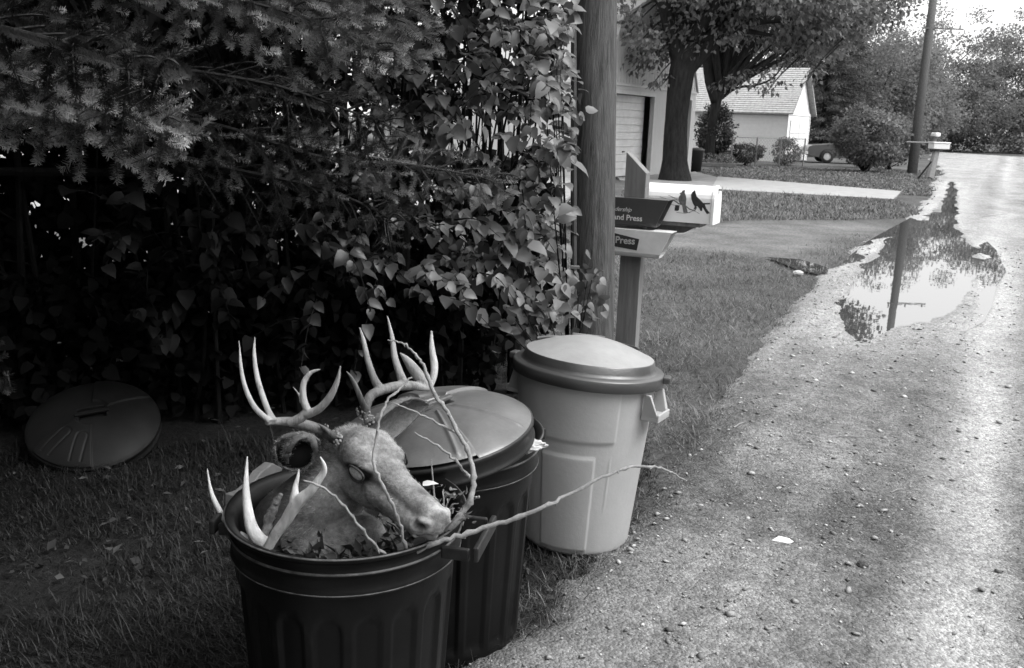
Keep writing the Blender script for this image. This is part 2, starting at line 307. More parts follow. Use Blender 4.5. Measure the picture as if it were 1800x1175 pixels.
grass('verge_grass',230000,lambda x,y:(sdf(road_poly,x,y)>-.02+.5*(rng.random(len(x))-.7)-.25*(fbm(x,y,.35,2,88)>.6))&(sdf(shade,x,y)>-.1)&(sdf(worn,x,y)>.3*rng.normal(size=len(x)))&(x>-4),(-3.5,5.5),(2.5,14.5),.050,.0028,mgr,'short mown grass of the verge between hedge and gravel road',.75)
lawnB=[G2(*q_) for q_ in [(1100,335),(1248,336),(1570,352),(1612,372),(1600,382),(1480,386),(1300,386),(1100,396)]]
lawnC=[G2(*q_) for q_ in [(1222,300),(1300,292),(1600,300),(1655,300),(1655,322),(1628,345),(1590,342),(1584,336),(1262,311)]]
grass('lawn_strip_grass',90000,lambda x,y:(sdf(lawnB,x,y)<.1),(-3,12),(14,26),.075,.006,mgr,'taller grass strip between dirt track and concrete driveway',.5)
grass('far_lawn_grass',70000,lambda x,y:(sdf(lawnC,x,y)<.1),(3,20),(24,46),.05,.008,mgr,'mown lawn beyond the concrete driveway',.6)
# dead leaves and straw below the hedge
def litter():
    n=1900; x=rng.uniform(-3.4,.1,n); y=rng.uniform(2.8,5.3,n); k=rng.random(n)<.25+.75*sstep(.5,.62,fbm(x,y,.9,3,55)); x,y=x[k],y[k]; n=len(x)
    Y=unit(np.stack([rng.normal(size=n),rng.normal(size=n),rng.normal(0,.2,n)],1)); Z=unit(np.stack([rng.normal(0,.4,n),rng.normal(0,.4,n),np.ones(n)],1)); X,Y,Z=frames(Z,Y)
    X=X*rng.uniform(.3,1.1,n)[:,None]
    Vv,Ff=instance(SMALL,SMALL_F,np.stack([x,y,np.full(n,.012)],1),X,Y,Z,rng.uniform(.02,.055,n))
    tag(big('leaf_litter',Vv,Ff,leafmat('dead_leaf',.05,.8,trans=.1),tone=tones(n,5,.5)),'dry fallen leaves and straw on the bare ground below the hedge','leaf litter',kind='stuff')
litter()

# ================================================= TREES AND SHRUBS
mbark=mat('bark',.022,.9,.5,14,.03,18,.1,stretch=(1,1,.22)); mbarkd=mat('dark_bark',.018,.9,.5,12,.02,20,.1,stretch=(1,1,.25))
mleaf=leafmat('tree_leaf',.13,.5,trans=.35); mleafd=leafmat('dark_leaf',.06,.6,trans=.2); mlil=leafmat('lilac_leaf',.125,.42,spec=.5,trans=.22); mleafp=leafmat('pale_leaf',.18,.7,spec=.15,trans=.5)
def clumps(c,rad,n,lumps=7,seed=0,low=-1.,amp=(.12,.28)):
    """clump centres on a lumpy hollow crown"""
    r=np.random.default_rng(seed); L_=unit(r.normal(size=(lumps,3))); A=r.uniform(*amp,lumps)
    d=unit(r.normal(size=(n*2,3))); d=d[d[:,2]>low][:n]; s=.72+sum(A[i]*np.clip((d@L_[i])-.55,0,1)*2.2 for i in range(lumps))
    return np.array(c)+d*np.array(rad)*(s*r.uniform(.45,1.05,len(d))**.6)[:,None]
def foliage(name,cen,per,crad,size,m,parent,T=DIA,TF=DIA_F,up=.8,droop=.4,var=.3,squash=.6):
    n=len(cen)*per; base=np.repeat(cen,per,0); off=rdir(n)*(rng.random(n)**.5)[:,None]*crad*np.array([1,1,squash]); pos=base+off
    ctr=cen.mean(0); out=unit(pos-ctr)
    nr=unit(rdir(n)*.8+np.array([0,0,up])+out*.35); di=unit(rdir(n)*.8+out*.6+np.array([0,0,-droop])); X,Y,Z=frames(nr,di)
    Vv,Ff=instance(T,TF,pos,X,Y,Z,size*rng.uniform(.6,1.3,n))
    ct=np.repeat(np.clip(1+rng.normal(0,.18,len(cen)),.5,1.6),per*len(T))
    return big(name,Vv,Ff,m,parent,tone=tones(n,len(T),var)*ct)
def limbs(mb,base,targets,r0,split=.35):
    for t in targets:
        a=np.array(base,float); t=np.array(t,float); mid=a+(t-a)*.45+np.array([0,0,abs(t-a).max()*.08])+rng.normal(0,.04,3)*np.linalg.norm(t-a)
        pts=catmull([a,mid,t],5); mb.tube(pts,np.linspace(r0,r0*.15,len(pts)),6)
def tree(name,base,trunk,crown,label,cat='tree',group=None,m=None,mb_=None,leaf=.12,per=40,crad=.6,nc=300,lumps=8,seed=1,low=-1.,T=DIA,TF=DIA_F,droop=.4,maxr=9):
    e=empty(name,base,0,label,cat,group); t=MB()
    for pts,rad,n in trunk: t.tube(catmull(pts,5),np.interp(np.linspace(0,1,(len(pts)-1)*5+1),np.linspace(0,1,len(rad)),rad),n)
    cs=np.vstack([clumps(c,r,k,lumps,seed+i,low) for i,(c,r,k) in enumerate(crown)]); wp=cs+np.array(base); cs=cs[wp[:,0]/wp[:,1]<maxr]
    top=np.array(trunk[0][0][-1]); sel=cs[rng.choice(len(cs),min(len(cs),28),replace=False)]
    limbs(t,top,sel,trunk[0][1][-1]*.7)
    wp=cs+np.array(base); cs=cs[wp[:,0]/wp[:,1]<maxr]
    t.build('trunk',mb_ or mbark,e,smooth=True)
    foliage('crown',cs,per,crad,leaf,m or mleaf,e,T,TF,droop=droop,var=.3 if base[1]<50 else .12); return e
def bush(name,base,rad,label,leaf=.06,nc=160,per=40,m=None,group=None,cat='shrub',crad=.25,seed=3,lift=.95,T=DIA,TF=DIA_F):
    e=empty(name,base,0,label,cat,group); rad=np.array(rad,float); c=np.array([0,0,rad[2]*lift])
    s=MB()
    cs=clumps(c,rad*.92,nc,9,seed); cs=cs[cs[:,2]>.05]
    for q_ in cs[rng.choice(len(cs),14)]: s.tube(catmull([(rng.normal(0,.08),rng.normal(0,.08),0),q_*np.array([.5,.5,.55]),q_*.95],4),np.linspace(.018,.005,9)*max(1,rad[2]),5)
    s.build('stem',mbarkd,e); foliage('foliage',cs,per,crad,leaf,m or mleaf,e,T,TF); return e

# big maple in front of the garage
b0=G(1186,318); 
maple=tree('maple_tree',b0,[([(0,0,-.05),(-.04,0,.6),(-.08,0,1.8),(-.02,0,3.1),(.1,0,3.9)],[.52,.37,.33,.37,.3],16),
  ([(0,0,3.1),(.7,.1,3.9),(1.5,.2,4.9),(2.6,.3,6.5)],[.3,.24,.17,.08],10),([(0,0,3.3),(-.5,0,4.4),(-1.0,0,6.0)],[.28,.2,.1],10),([(.05,0,3.4),(.2,.3,5),(.1,.4,7)],[.28,.2,.1],10)],
  [((-.3,.3,5.7),(3.2,2.4,2.5),150),((3.6,.5,5.9),(3.6,2.6,2.5),200),((1.5,.5,8),(4.,3,2.6),110),((5.6,3,6.0),(3.4,3,2.6),120)],'big dark maple with massive forked trunk standing before the two-door garage',
  leaf=.17,per=60,crad=.62,seed=11,maxr=.365,T=SMALL,TF=SMALL_F)
# drooping leafy twigs hanging in front of the garage gable
cs=[]
for (x,y) in [(1118,85),(1130,100),(1145,60),(1150,145),(1165,148),(1105,60),(1215,70),(1210,90),(1200,40),(1225,30),(1230,80),(1300,140),(1330,148),(1285,150),(1360,120),(1400,110),(1430,125),(1425,80),(1420,140),(1265,150),(1350,160)]:
    cs.append(P(x,y,26.2)-b0)
for c_ in cs: 
    m_=MB(); m_.tube(catmull([c_+np.array([.9,.3,1.0]),c_+np.array([.3,.1,.4]),c_,c_+np.array([-.25,-.05,-.2])],4),np.linspace(.025,.006,13),5); tw_=m_.build('drooping_twig',mbark,maple); lf=foliage('leaves',np.array([c_,c_+np.array([.3,.1,.25])]),20,.38,.15,mleaf,tw_,SMALL,SMALL_F,droop=.9,squash=.35); lf['kind']='stuff'
# twin-trunk maple in the planting bed
b1=G(1245,290)
k=39/1600
tree('forked_maple',b1,[([(0,0,0),(.02,0,1.2),(.1,0,2.4),(.25,0,3.0)],[.26,.2,.19,.2],12),([(.1,0,2.6),(-.2,0,3.5),(-.45,0,4.8),(-.5,0,6.5)],[.2,.24,.2,.12],10),([(.2,0,2.8),(.4,0,3.8),(.55,0,5),(1.0,0,7)],[.19,.18,.16,.1],10),
  ([(.35,0,3.7),(1.2,0,4.05),(2.4,0,4.25),(3.6,0,4.8)],[.1,.07,.05,.02],6),([(.25,0,2.7),(.9,0,3.2),(1.7,-.2,3.35),(2.4,-.2,3.7),(3,-.2,4.6)],[.08,.06,.05,.04,.015],6)],
  [((.6,0,7.4),(4,3,2.9),170),((4.4,0,7.2),(3.6,3,2.4),150)],'slender maple forking low, in the planting bed behind the big maple',leaf=.19,per=50,crad=.8,seed=23,maxr=.40,T=SMALL,TF=SMALL_F)
# background trees
def conifer(name,base,h,rb,label,seed=5,group=None):
    r=np.random.default_rng(seed); e=empty(name,base,0,label,'tree',group); t=MB().tube([(0,0,0),(0,0,h*.5),(0,0,h)],[.22,.14,.02],8); cs=[]
    z=.5
    while z<h-.3:
        R_=rb*(1-z/h)**.85; 
        for a in r.uniform(0,2*PI,14):
            tip=np.array([math.cos(a)*R_,math.sin(a)*R_,z-.12*R_+r.normal(0,.1)]); t.tube([(0,0,z+.1),tip*.6+np.array([0,0,z*.4+.05]),tip],[.03,.02,.006],4)
            for s_ in np.linspace(.35,1.02,7): cs.append(np.array([0,0,(z+.1)*(1-s_)])+tip*s_+r.normal(0,.1,3))
        z+=.42
    t.build('trunk',mbarkd,e); foliage('crown',np.array(cs),26,.33,.2,mleafd,e,np.array([(-.07,0,0),(.07,0,0),(.05,1,0),(-.05,1,0)]),[[(0,1,2,3)]],squash=.25,droop=.2); return e
conifer('spruce_tree',(19.5,60,0),12,4.6,'dark spruce rising behind the parked car and white garage',5)
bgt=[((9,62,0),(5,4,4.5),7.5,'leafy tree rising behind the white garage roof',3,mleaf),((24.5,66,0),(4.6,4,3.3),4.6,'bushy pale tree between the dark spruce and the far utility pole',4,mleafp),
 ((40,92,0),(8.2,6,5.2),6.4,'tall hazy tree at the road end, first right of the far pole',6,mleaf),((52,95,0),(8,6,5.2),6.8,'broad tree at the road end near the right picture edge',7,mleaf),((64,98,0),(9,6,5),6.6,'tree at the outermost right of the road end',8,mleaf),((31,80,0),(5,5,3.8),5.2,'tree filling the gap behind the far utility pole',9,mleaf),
 ((-3,58,0),(8,5,6),8.5,'tree standing far behind the hedge and garage',10,mleafd),((-18,50,0),(8,5,6),8,'tree on the far left beyond the gravel yard',12,mleafd),((3,66,0),(6,5,6),9,'tree directly behind the garage roof',14,mleaf),((16,74,0),(7,5,5),9,'tall tree behind the forked maple crown',15,mleaf)]
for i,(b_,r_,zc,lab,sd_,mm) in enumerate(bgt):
    mm=mleafp if b_[1]>75 else mm  # distant crowns get the pale leaf, haze put into their grey
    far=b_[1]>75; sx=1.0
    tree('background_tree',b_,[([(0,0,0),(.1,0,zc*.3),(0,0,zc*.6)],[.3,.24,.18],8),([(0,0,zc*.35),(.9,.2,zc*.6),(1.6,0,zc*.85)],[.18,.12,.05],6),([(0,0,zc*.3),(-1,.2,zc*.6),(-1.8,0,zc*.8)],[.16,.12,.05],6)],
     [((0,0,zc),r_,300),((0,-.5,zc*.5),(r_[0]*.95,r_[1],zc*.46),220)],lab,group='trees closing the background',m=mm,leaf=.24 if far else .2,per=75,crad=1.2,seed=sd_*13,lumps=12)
# low growth along road end
bl=empty('undergrowth',(0,0,0),0,'tangled low bushes along the far side of the road end','undergrowth'); bl['kind']='stuff'
cs=np.stack([rng.uniform(36,80,420),rng.uniform(88,91.5,420),rng.uniform(.2,2.6,420)],1); foliage('foliage',cs,24,.8,.28,mleaf,bl)
# the two rounded shrubs by the far pole
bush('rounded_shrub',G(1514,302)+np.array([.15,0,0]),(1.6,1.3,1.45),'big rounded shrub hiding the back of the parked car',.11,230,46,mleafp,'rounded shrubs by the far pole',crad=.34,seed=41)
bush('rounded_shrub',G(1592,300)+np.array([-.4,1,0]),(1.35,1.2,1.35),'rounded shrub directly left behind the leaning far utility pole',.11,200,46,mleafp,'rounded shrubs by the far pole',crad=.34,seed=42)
bush('garden_bush',G(1268,292)+np.array([0,1.5,0]),(1.0,.9,1.4),'dense round bush beside the forked maple trunk',.1,150,46,mleafd,crad=.3,seed=43)
bush('garden_bush',G(1315,291)+np.array([0,.4,0]),(.85,.5,.5),'low clipped dark bush in front of the wire fence',.07,120,44,mleafd,crad=.2,seed=44)
bush('garden_bush',G(1381,291)+np.array([0,.2,0]),(.65,.5,.72),'airy bush before the corner of the white garage',.08,90,32,mleaf,crad=.24,seed=45)
bush('garden_bush',G(1335,284)+np.array([0,1.2,0]),(.7,.5,.65),'light flowering bush behind the low clipped bush',.07,80,30,mleafp,crad=.24,seed=46)

# ================================================= GARAGE WITH TWO DOORS
A=G2(1085,313); B=G2(1214,303); wd=unit((B-A)[None])[0]; nrm=np.array([wd[1],-wd[0]])
B1=A+wd*(np.linalg.norm(B-A)); # corner
def along(px):   # distance along the wall whose picture column is px
    best=min(np.arange(-6,9,.02),key=lambda t:abs((lambda d:cx+f*(d@CR)/(d@CF))(np.array([*(A+wd*t),.0])-CC)-px)); return float(best)
s0=along(1052); s1=along(1214); d1a,d1b=along(1074),along(1141); d2a,d2b=along(1168),along(1206)
GL=s1-s0; g0=A+wd*s0
gar=empty('garage',(g0[0],g0[1],0),math.atan2(wd[1],wd[0]),'board-sided garage with steep gambrel gable and two panelled doors behind the big maple','garage')
msid=mat('painted_siding',.46,.7,.12,4,.004,12,stretch=(14,1,.3)); mtrim=mat('trim_board',.5,.6,.1,8); mdoor=mat('door_panel',.75,.55,.08,5); mroofd=mat('dark_shingle',.12,.9,.3,20,.01)
D1=(d1a-s0,d1b-s0); D2=(d2a-s0,d2b-s0); dh=2.45; zt=2.72
wb=MB()
def wbox(x0,x1,y0,y1,z0,z1,mb): mb.box(((x0+x1)/2,(y0+y1)/2,(z0+z1)/2),(x1-x0,y1-y0,z1-z0))
# local x along the wall, local -y faces the road
for x0,x1 in [(0,D1[0]),(D1[1],D2[0]),(D2[1],GL)]: wbox(x0,x1,0,.12,0,dh,wb)
wbox(0,GL,0,.12,dh,zt,wb); wbox(0,.12,.12,6,0,zt,wb); wbox(GL-.12,GL,.12,6,0,zt,wb); wbox(.12,GL-.12,5.88,6,0,zt,wb)
gp=[(0,zt),(GL,zt),(GL*.86,zt+1.75),(GL/2,zt+2.7),(GL*.14,zt+1.75)]
wb.prism(gp,0,.12,lambda u,v,w_:(u,w_,v)); wb.prism(gp,5.88,6,lambda u,v,w_:(u,w_,v))
wb.build('wall',msid,gar)
gr_=MB(); x=.1
while x<GL-.05:
    lim=np.interp(x,[0,GL*.14,GL/2,GL*.86,GL],[zt,zt+1.75,zt+2.7,zt+1.75,zt])-.03
    gr_.box((x,-.006,(zt+lim)/2+.03),(.035,.012,lim-zt-.06)); x+=.2
gr_.build('siding_batten',msid,gar)
tb=MB(); 
for D_ in (D1,D2):
    wbox(D_[0]-.1,D_[0],-.025,-.003,0,dh+.1,tb); wbox(D_[1],D_[1]+.1,-.025,-.003,0,dh+.1,tb); wbox(D_[0],D_[1],-.025,-.003,dh,dh+.1,tb)
wbox(0,GL,-.03,-.003,zt-.04,zt+.02,tb); tb.build('door_trim',mtrim,gar)
for D_ in (D1,D2):
    db=MB(); npan=11; ph=dh/npan
    for i in range(npan): wbox(D_[0],D_[1],.32,.36,i*ph+.006,(i+1)*ph-.008,db)
    wbox(D_[0],D_[1],.35,.37,0,dh,db); dd=db.build('garage_door',mdoor,gar,bevel=.004)
    MB().box(((D_[0]+D_[1])/2,.30,.75),(.14,.03,.03)).build('door_handle',mbarkd,dd)
rb=MB()
prof=[(-.05,zt-.02),(GL*.14-.02,zt+1.82),(GL/2,zt+2.82),(GL*.86+.02,zt+1.82),(GL+.05,zt-.02)]
for i in range(4):
    a,b_=prof[i],prof[i+1]; rb.add([(a[0],-.06,a[1]),(b_[0],-.06,b_[1]),(b_[0],6.2,b_[1]),(a[0],6.2,a[1]),(a[0],-.06,a[1]+.09),(b_[0],-.06,b_[1]+.09),(b_[0],6.2,b_[1]+.09),(a[0],6.2,a[1]+.09)],[(0,1,2,3),(4,7,6,5),(0,4,5,1),(1,5,6,2),(2,6,7,3),(3,7,4,0)])
rb.build('roof',mtrim,gar)
# dark bin at the garage corner
c=G(1222,302); can=empty('trash_can',c,0,'small dark can at the right corner of the garage','trash can'); MB().lathe([(.0,0),(.2,0),(.25,.7),(.27,.72),(.27,.76)],24).build('body',mat('black_plastic_far',.03,.5),can,smooth=True); MB().lathe([(.28,.75),(.28,.79),(.15,.84),(0,.85)],24).build('lid',mat('black_plastic_far',.03,.5),can,smooth=True)
# shed glimpsed left of the near pole
c=G2(988,300); sh=empty('garden_shed',(c[0],c[1]+6,0),math.radians(10),'low board-sided shed glimpsed between hedge and near utility pole','shed')
sb=MB(); wbox(-2.2,1.3,0,.1,0,2.3,sb); wbox(-2.2,-2.1,.1,3,0,2.3,sb); wbox(1.2,1.3,.1,3,0,2.3,sb); sb.build('wall',mat('shed_siding',.16,.8,.2,4,.004,12,stretch=(14,1,.3)),sh)
sb=MB(); x=-2.1
while x<1.3: sb.box((x,-.01,1.15),(.04,.02,2.28)); x+=.25
sb.build('siding_batten',MATS['shed_siding'],sh)
MB().add([(-2.4,-.3,2.25),(1.5,-.3,2.25),(1.5,1.6,3.1),(-2.4,1.6,3.1),(-2.4,3.3,2.25),(1.5,3.3,2.25),(-2.4,-.3,2.33),(1.5,-.3,2.33),(1.5,1.6,3.2),(-2.4,1.6,3.2),(-2.4,3.3,2.33),(1.5,3.3,2.33)],[(0,1,2,3),(3,2,5,4),(6,9,8,7),(9,10,11,8),(0,6,7,1),(4,5,11,10),(0,3,9,6),(3,4,10,9),(1,7,8,2),(2,8,11,5)]).build('roof',mroofd,sh)

# ================================================= WHITE GARAGE
Cc=G2(1377,286); Rr=G2(1419,282); gd=unit((Rr-Cc)[None])[0]; W=4.9
wg=empty('white_garage',(Cc[0],Cc[1],0),math.atan2(gd[1],gd[0]),'small white garage with pale shingle roof beyond the wire fence','garage')
mwh=mat('white_paint',.78,.6,.05,6,.003,6); mshi=mat('pale_shingle',.36,.9,.3,9,.02,14,stretch=(1,1,1)); 
wb=MB(); LN=8.; eh=2.4
wbox(0,W,0,.1,0,eh,wb); wbox(0,.1,.1,LN,0,eh,wb); wbox(W-.1,W,.1,LN,0,eh,wb); wbox(.1,W-.1,LN-.1,LN,0,eh,wb)
for i in range(16): 
    wbox(-.014,W+.014,-.014,0,i*.15+.02,i*.15+.135,wb); wbox(-.014,-.001,0,LN,i*.15+.02,i*.15+.135,wb)
wb.prism([(0,eh),(W,eh),(W/2,4.5)],0,.1,lambda u,v,w_:(u,w_,v)); wb.prism([(0,eh),(W,eh),(W/2,4.5)],LN-.1,LN,lambda u,v,w_:(u,w_,v)); wb.build('wall',mwh,wg)
tb=MB(); wbox(-.03,.09,-.045,-.016,0,eh,tb); wbox(W-.09,W+.03,-.045,-.016,0,eh,tb); wbox(0.1,W-.1,-.045,-.016,eh-.12,eh+.02,tb); wbox(-.05,-.02,0,LN,eh-.14,eh+.0,tb); tb.build('corner_board',mwh,wg)
db=MB()
for i in range(2):
    for j in range(3): wbox(.55+i*1.95,.55+i*1.95+1.85,-.055,-.02,.05+j*.68,.05+j*.68+.64,db)
db.build('garage_door',mat('old_white',.66,.6,.08,5),wg)
for sgn,nm in ((0,'roof'),(1,'roof')):
    rb=MB(); x0,x1=(-.25,W/2) if sgn==0 else (W+.25,W/2); z0,z1=eh-.06,4.62; n=22
    for i in range(n):
        a=i/n; b_=(i+1)/n; xa,xb=x0+(x1-x0)*a,x0+(x1-x0)*b_; za,zb=z0+(z1-z0)*a,z0+(z1-z0)*b_
        rb.add([(xa,-.3,za+.03),(xb,-.3,zb),(xb,LN+.3,zb),(xa,LN+.3,za+.03),(xa,-.3,za-.04),(xa,LN+.3,za-.04)],[(0,1,2,3),(0,3,5,4)])
    rb.add([(x0,-.3,z0-.05),(x1,-.3,z1-.09),(x1,LN+.3,z1-.09),(x0,LN+.3,z0-.05)],[(0,3,2,1)]); 
    rb.add([(x0,-.302,z0-.07),(x1,-.302,z1-.09),(x1,-.302,z1+.0),(x0,-.302,z0+.04)],[(0,1,2,3)])
    rb.build(nm,mshi,wg)
# planting bed
pb=empty('planting_bed',G(1254,292),0,'timber-edged planting bed with small flowers round the forked maple','planter')
MB().box((0,0,.07),(1.5,1.6,.14)).build('timber_edge',mat('old_timber',.12,.9,.3,10),pb,bevel=.01)
foliage('flowers',np.stack([rng.uniform(-.7,.7,60),rng.uniform(-.75,.7,60),rng.uniform(.15,.5,60)],1),20,.16,.07,mleafp,pb,var=.6)
# chain-link fence
fn=empty('wire_fence',(0,0,0),0,'low chain-link fence with metal posts before the white garage','fence'); fp=[G(1284,291),G(1327,291.4),G(1369,291.8),G(1411,292.5)]
mgal=mat('galvanised',.22,.5,.1,10); 
for p_ in fp: MB().tube([p_,p_+np.array([0,0,1.22])],.035,8).build('post',mgal,fn)
MB().tube([p_+np.array([0,0,1.19]) for p_ in fp],.02,6).build('top_rail',mgal,fn)
wm=MB(); a0,a1=fp[0],fp[-1]; Ln=np.linalg.norm(a1-a0); e_=(a1-a0)/Ln
for i in range(int(Ln/.16)+8):
    for s_ in (1,-1):
        x0=i*.16-(.0 if s_>0 else -1.15) ; x1=x0+s_*1.15
        pa=a0+e_*np.clip(x0,0,Ln)+np.array([0,0,.03+(abs(np.clip(x0,0,Ln)-x0))]); pb_=a0+e_*np.clip(x1,0,Ln)+np.array([0,0,1.18-abs(np.clip(x1,0,Ln)-x1)])
        if pb_[2]>pa[2]: wm.tube([pa,pb_],.004,3,False)
wm.build('wire_mesh',mgal,fn)

# ================================================= PARKED CAR
wpt=G(1452,287); ca=empty('parked_car',wpt,math.radians(172),'dark sedan seen nose-first left, parked between white garage and rounded shrub','car')
mcar=mat('car_paint',.10,.3,.05,3,spec=.5); mty=mat('tyre',.03,.8); mch=mat('chrome',.6,.25); mgl=mat('car_glass',.03,.08,spec=.8)
# local +x forward (nose), wheel at origin; profile of body side
side=[(.95,.38),(.98,.55),(.93,.78),(.75,.86),(-.45,.97),(-.62,.98),(-1.2,1.36),(-2.35,1.38),(-2.95,1.02),(-3.75,.98),(-3.85,.8),(-3.82,.4),(-3.3,.28)]
side+= [(-3.1,.28)]+[(-2.75+.37*math.cos(t),.30+.37*math.sin(t)) for t in np.linspace(PI,0,9)]+[(-.37+0*0,.28)]+[(.37*math.cos(t),.30+.37*math.sin(t)) for t in np.linspace(PI,0,9)]+[(.5,.28)]
def tum(u,v,w_): 
    k_=1-.16*max(0,(v-.95)/.45); return (u,(w_)*k_+ -.8*0,v)
cb=MB(); cb.prism(side,-.88,.88,lambda u,v,w_:(u,w_*(1-.16*max(0,(v-.95)/.45))-.80,v)); cb.build('body',mcar,ca,bevel=.04)
gb=MB(); gb.prism([(-.72,1.0),(-1.22,1.31),(-2.3,1.33),(-2.85,1.03)],-.885,.885,lambda u,v,w_:(u,w_*(1-.15*max(0,(v-.95)/.45))-.80,v)); gb.build('side_window',mgl,ca)
MB().box((1.0,-.8,.47),(.12,1.8,.14)).build('bumper',mch,ca,bevel=.02)
for yy in (.0,-1.6): MB().sphere((.93,yy-(0.05 if yy==0 else -.05),.68),(.05,.12,.09),12,8).build('headlight',mat('lamp_glass',.5,.2),ca,smooth=True)
for xx in (0,-2.75):
    for yy in (.06,-1.66):
        wq=MB().lathe([(.18,-.09),(.30,-.09),(.325,-.06),(.325,.06),(.30,.09),(.18,.09)],28); R90=np.array(Matrix.Rotation(PI/2,4,'X')); R90[:3,3]=(xx,yy,.325); o=wq.xf(R90).build('wheel',mty,ca,smooth=True)
        hb=MB().lathe([(0,-.06),(.08,-.07),(.12,-.05),(.17,-.07),(.185,-.06),(.185,.06),(.17,.07),(.12,.05),(.08,.07),(0,.06)],24).xf(R90).build('hubcap',mch,o,smooth=True)

# ================================================= FAR POLE AND FAR MAILBOXES
mpole=mat('weathered_pole',.09,.85,.35,9,.006,14,.15,stretch=(4,4,.35)); mwood=mat('grey_wood',.13,.85,.3,7,.004,20,stretch=(4,4,.5))
fp0=G(1603,305); up_=P(1641,-5,38.5)-fp0
pe=empty('utility_pole',fp0,0,'distant leaning utility pole beside the far mailboxes','utility pole','utility poles')
top=up_*(11/up_[2]); MB().tube([np.array([0,0,-.1]),top*.5,top],[.2,.17,.13],14).build('pole',mpole,pe,smooth=True)
zc=top*(5.9/11); MB().box(zc+np.array([.5,-.15,0]),(1.7,.06,.05)).build('crossarm',mwood,pe)
for dx in (-.3,.45,1.2): MB().tube([zc+np.array([dx,-.15,.02]),zc+np.array([dx,-.15,.16])],.035,8).build('insulator',mgal,pe)
MB().tube([np.array([-.5,-.25,1.25]),np.array([.6,-.25,1.25])],.03,6).build('marker_rod',mgal,pe)
fm=G(1633,315); m0=empty('mailbox_post',fm,0,'far leaning timber post carrying a broad box and a small one by the road','mailbox','mailboxes')
tp=P(1646,265,34.0)-fm; MB().tube([np.array([0,0,-.05]),tp],[.16,.12],8).build('post',mwood,m0)
MB().tube([np.array([-.45,-.1,0]),np.array([.0,0,.62])],.03,6).build('brace',mbarkd,m0)
t_=tp
mb_=MB(); mb_.box(t_+np.array([.05,-.05,.16]),(.6,.5,.2)); mb_.box(t_+np.array([.05,-.05,.29]),(.64,.54,.05)); mb_.build('newspaper_box',mwh,m0,bevel=.02)
MB().box(t_+np.array([-.08,.1,.42]),(.12,.12,.24)).build('riser',mwood,m0)
MB().box(t_+np.array([-.06,.1,.58]),(.2,.45,.14)).build('mailbox',mwh,m0,bevel=.04)

# ================================================= NEAR POLE
pb0=G(1041.5,674); ptop=P(1045.5,0,5.33)-pb0; ptop*=1.6; 
po=empty('utility_pole',pb0,0,'thick weathered wooden utility pole close behind the pale garbage can','utility pole','utility poles')
pts=[np.array([.0,0,-.1])+ptop*t for t in np.linspace(0,1,30)]
# radius from picture: 38 px half width
mpn=mat('near_pole_wood',.10,.85,.5,7,.010,26,.15,stretch=(5,5,.35),spots=(5,.55,.5),detail=9)
MB().tube(pts,np.linspace(.134,.136,30),40).build('pole',mpn,po,smooth=True)
pd=lambda px,py,D:P(px,py,D)-pb0
MB().tube([pd(1009,y_,5.22) for y_ in (-60,120,300,450,650)],.016,8).build('ground_wire_cover',mat('grey_conduit',.04,.6,.2,8),po)
for y_ in (126,470): MB().box(pd(1011,y_,5.17),(.05,.03,.014)).build('wire_staple',mgal,po)

# ================================================= NEAR MAILBOX GROUP
qv=unit(np.array([[.884,-.40,0]]))[0]; rv=np.array([-qv[1],qv[0],0]); zv=np.array([0,0,1.])
mp0=G(1100,640)                        # post foot
def fr(o,q_,r_,z_): return o+qv*q_+rv*r_+zv*z_
mbx=empty('mailbox',mp0,math.atan2(qv[1],qv[0]),'white arched mailbox painted with two songbirds, on a square timber post','mailbox','mailboxes')
# local: x toward the road, y along the road, z up
pstw=.095
zt_=P(1112,285,6.0)[2]
ps=MB(); h1=zt_+.07; h2=zt_-.03
ps.add([(-.07,-.045,-.1),(.07,-.045,-.1),(.07,.045,-.1),(-.07,.045,-.1),(-.07,-.045,h1),(.07,-.045,h2-.03),(.07,.045,h2-.03),(-.07,.045,h1)],[(0,3,2,1),(0,1,5,4),(1,2,6,5),(2,3,7,6),(3,0,4,7),(4,5,6,7)])
ps.build('post',mat('post_timber',.2,.8,.25,6,.003,18,stretch=(4,4,.4)),mbx,bevel=.003)
def loc(px,py,D):
    d=P(px,py,D)-mp0; return np.array([d@qv,d@rv,d[2]])
# box: near lower left corner/right end from the picture
D0=5.95; bl_=loc(1150,386,D0); br_=loc(1250,395,D0-.1)
zb=(bl_[2]+br_[2])/2; x1=br_[0]; x0=x1-.56; yb=bl_[1]; bw_=.20; bh=.17
def arch(x,grow_=0,n=14):
    r_=bw_/2+grow_; c_=(yb+bw_/2); zz=zb-grow_
    return [(x,c_-r_,zz),(x,c_-r_,zb+bh-bw_/2+0)]+[(x,c_-r_*math.cos(t),zb+bh-bw_/2+r_*math.sin(t)) for t in np.linspace(0,PI,n)][1:]+[(x,c_+r_,zz)]
def archsolid(mb,xa,xb,g):
    a=arch(xa,g); b_=arch(xb,g); n=len(a); mb.add(a+b_,[tuple(range(n))[::-1],tuple(range(n,2*n))]+[(i,(i+1)%n,n+(i+1)%n,n+i) for i in range(n)])
bh=.235
mmb=mat('mailbox_white',.9,.4,.04,9,.0015,6,spots=(30,.66,.75))
m_=MB(); archsolid(m_,x0,x1,0); bx_=m_.build('mailbox_body',mmb,mbx)
m_=MB(); archsolid(m_,x1+.001,x1+.022,.006); dr=m_.build('mailbox_door',mmb,bx_,bevel=.003)
MB().box((x1+.03,yb+bw_/2,zb+bh-.02),(.03,.03,.012)).build('latch',mgal,dr)
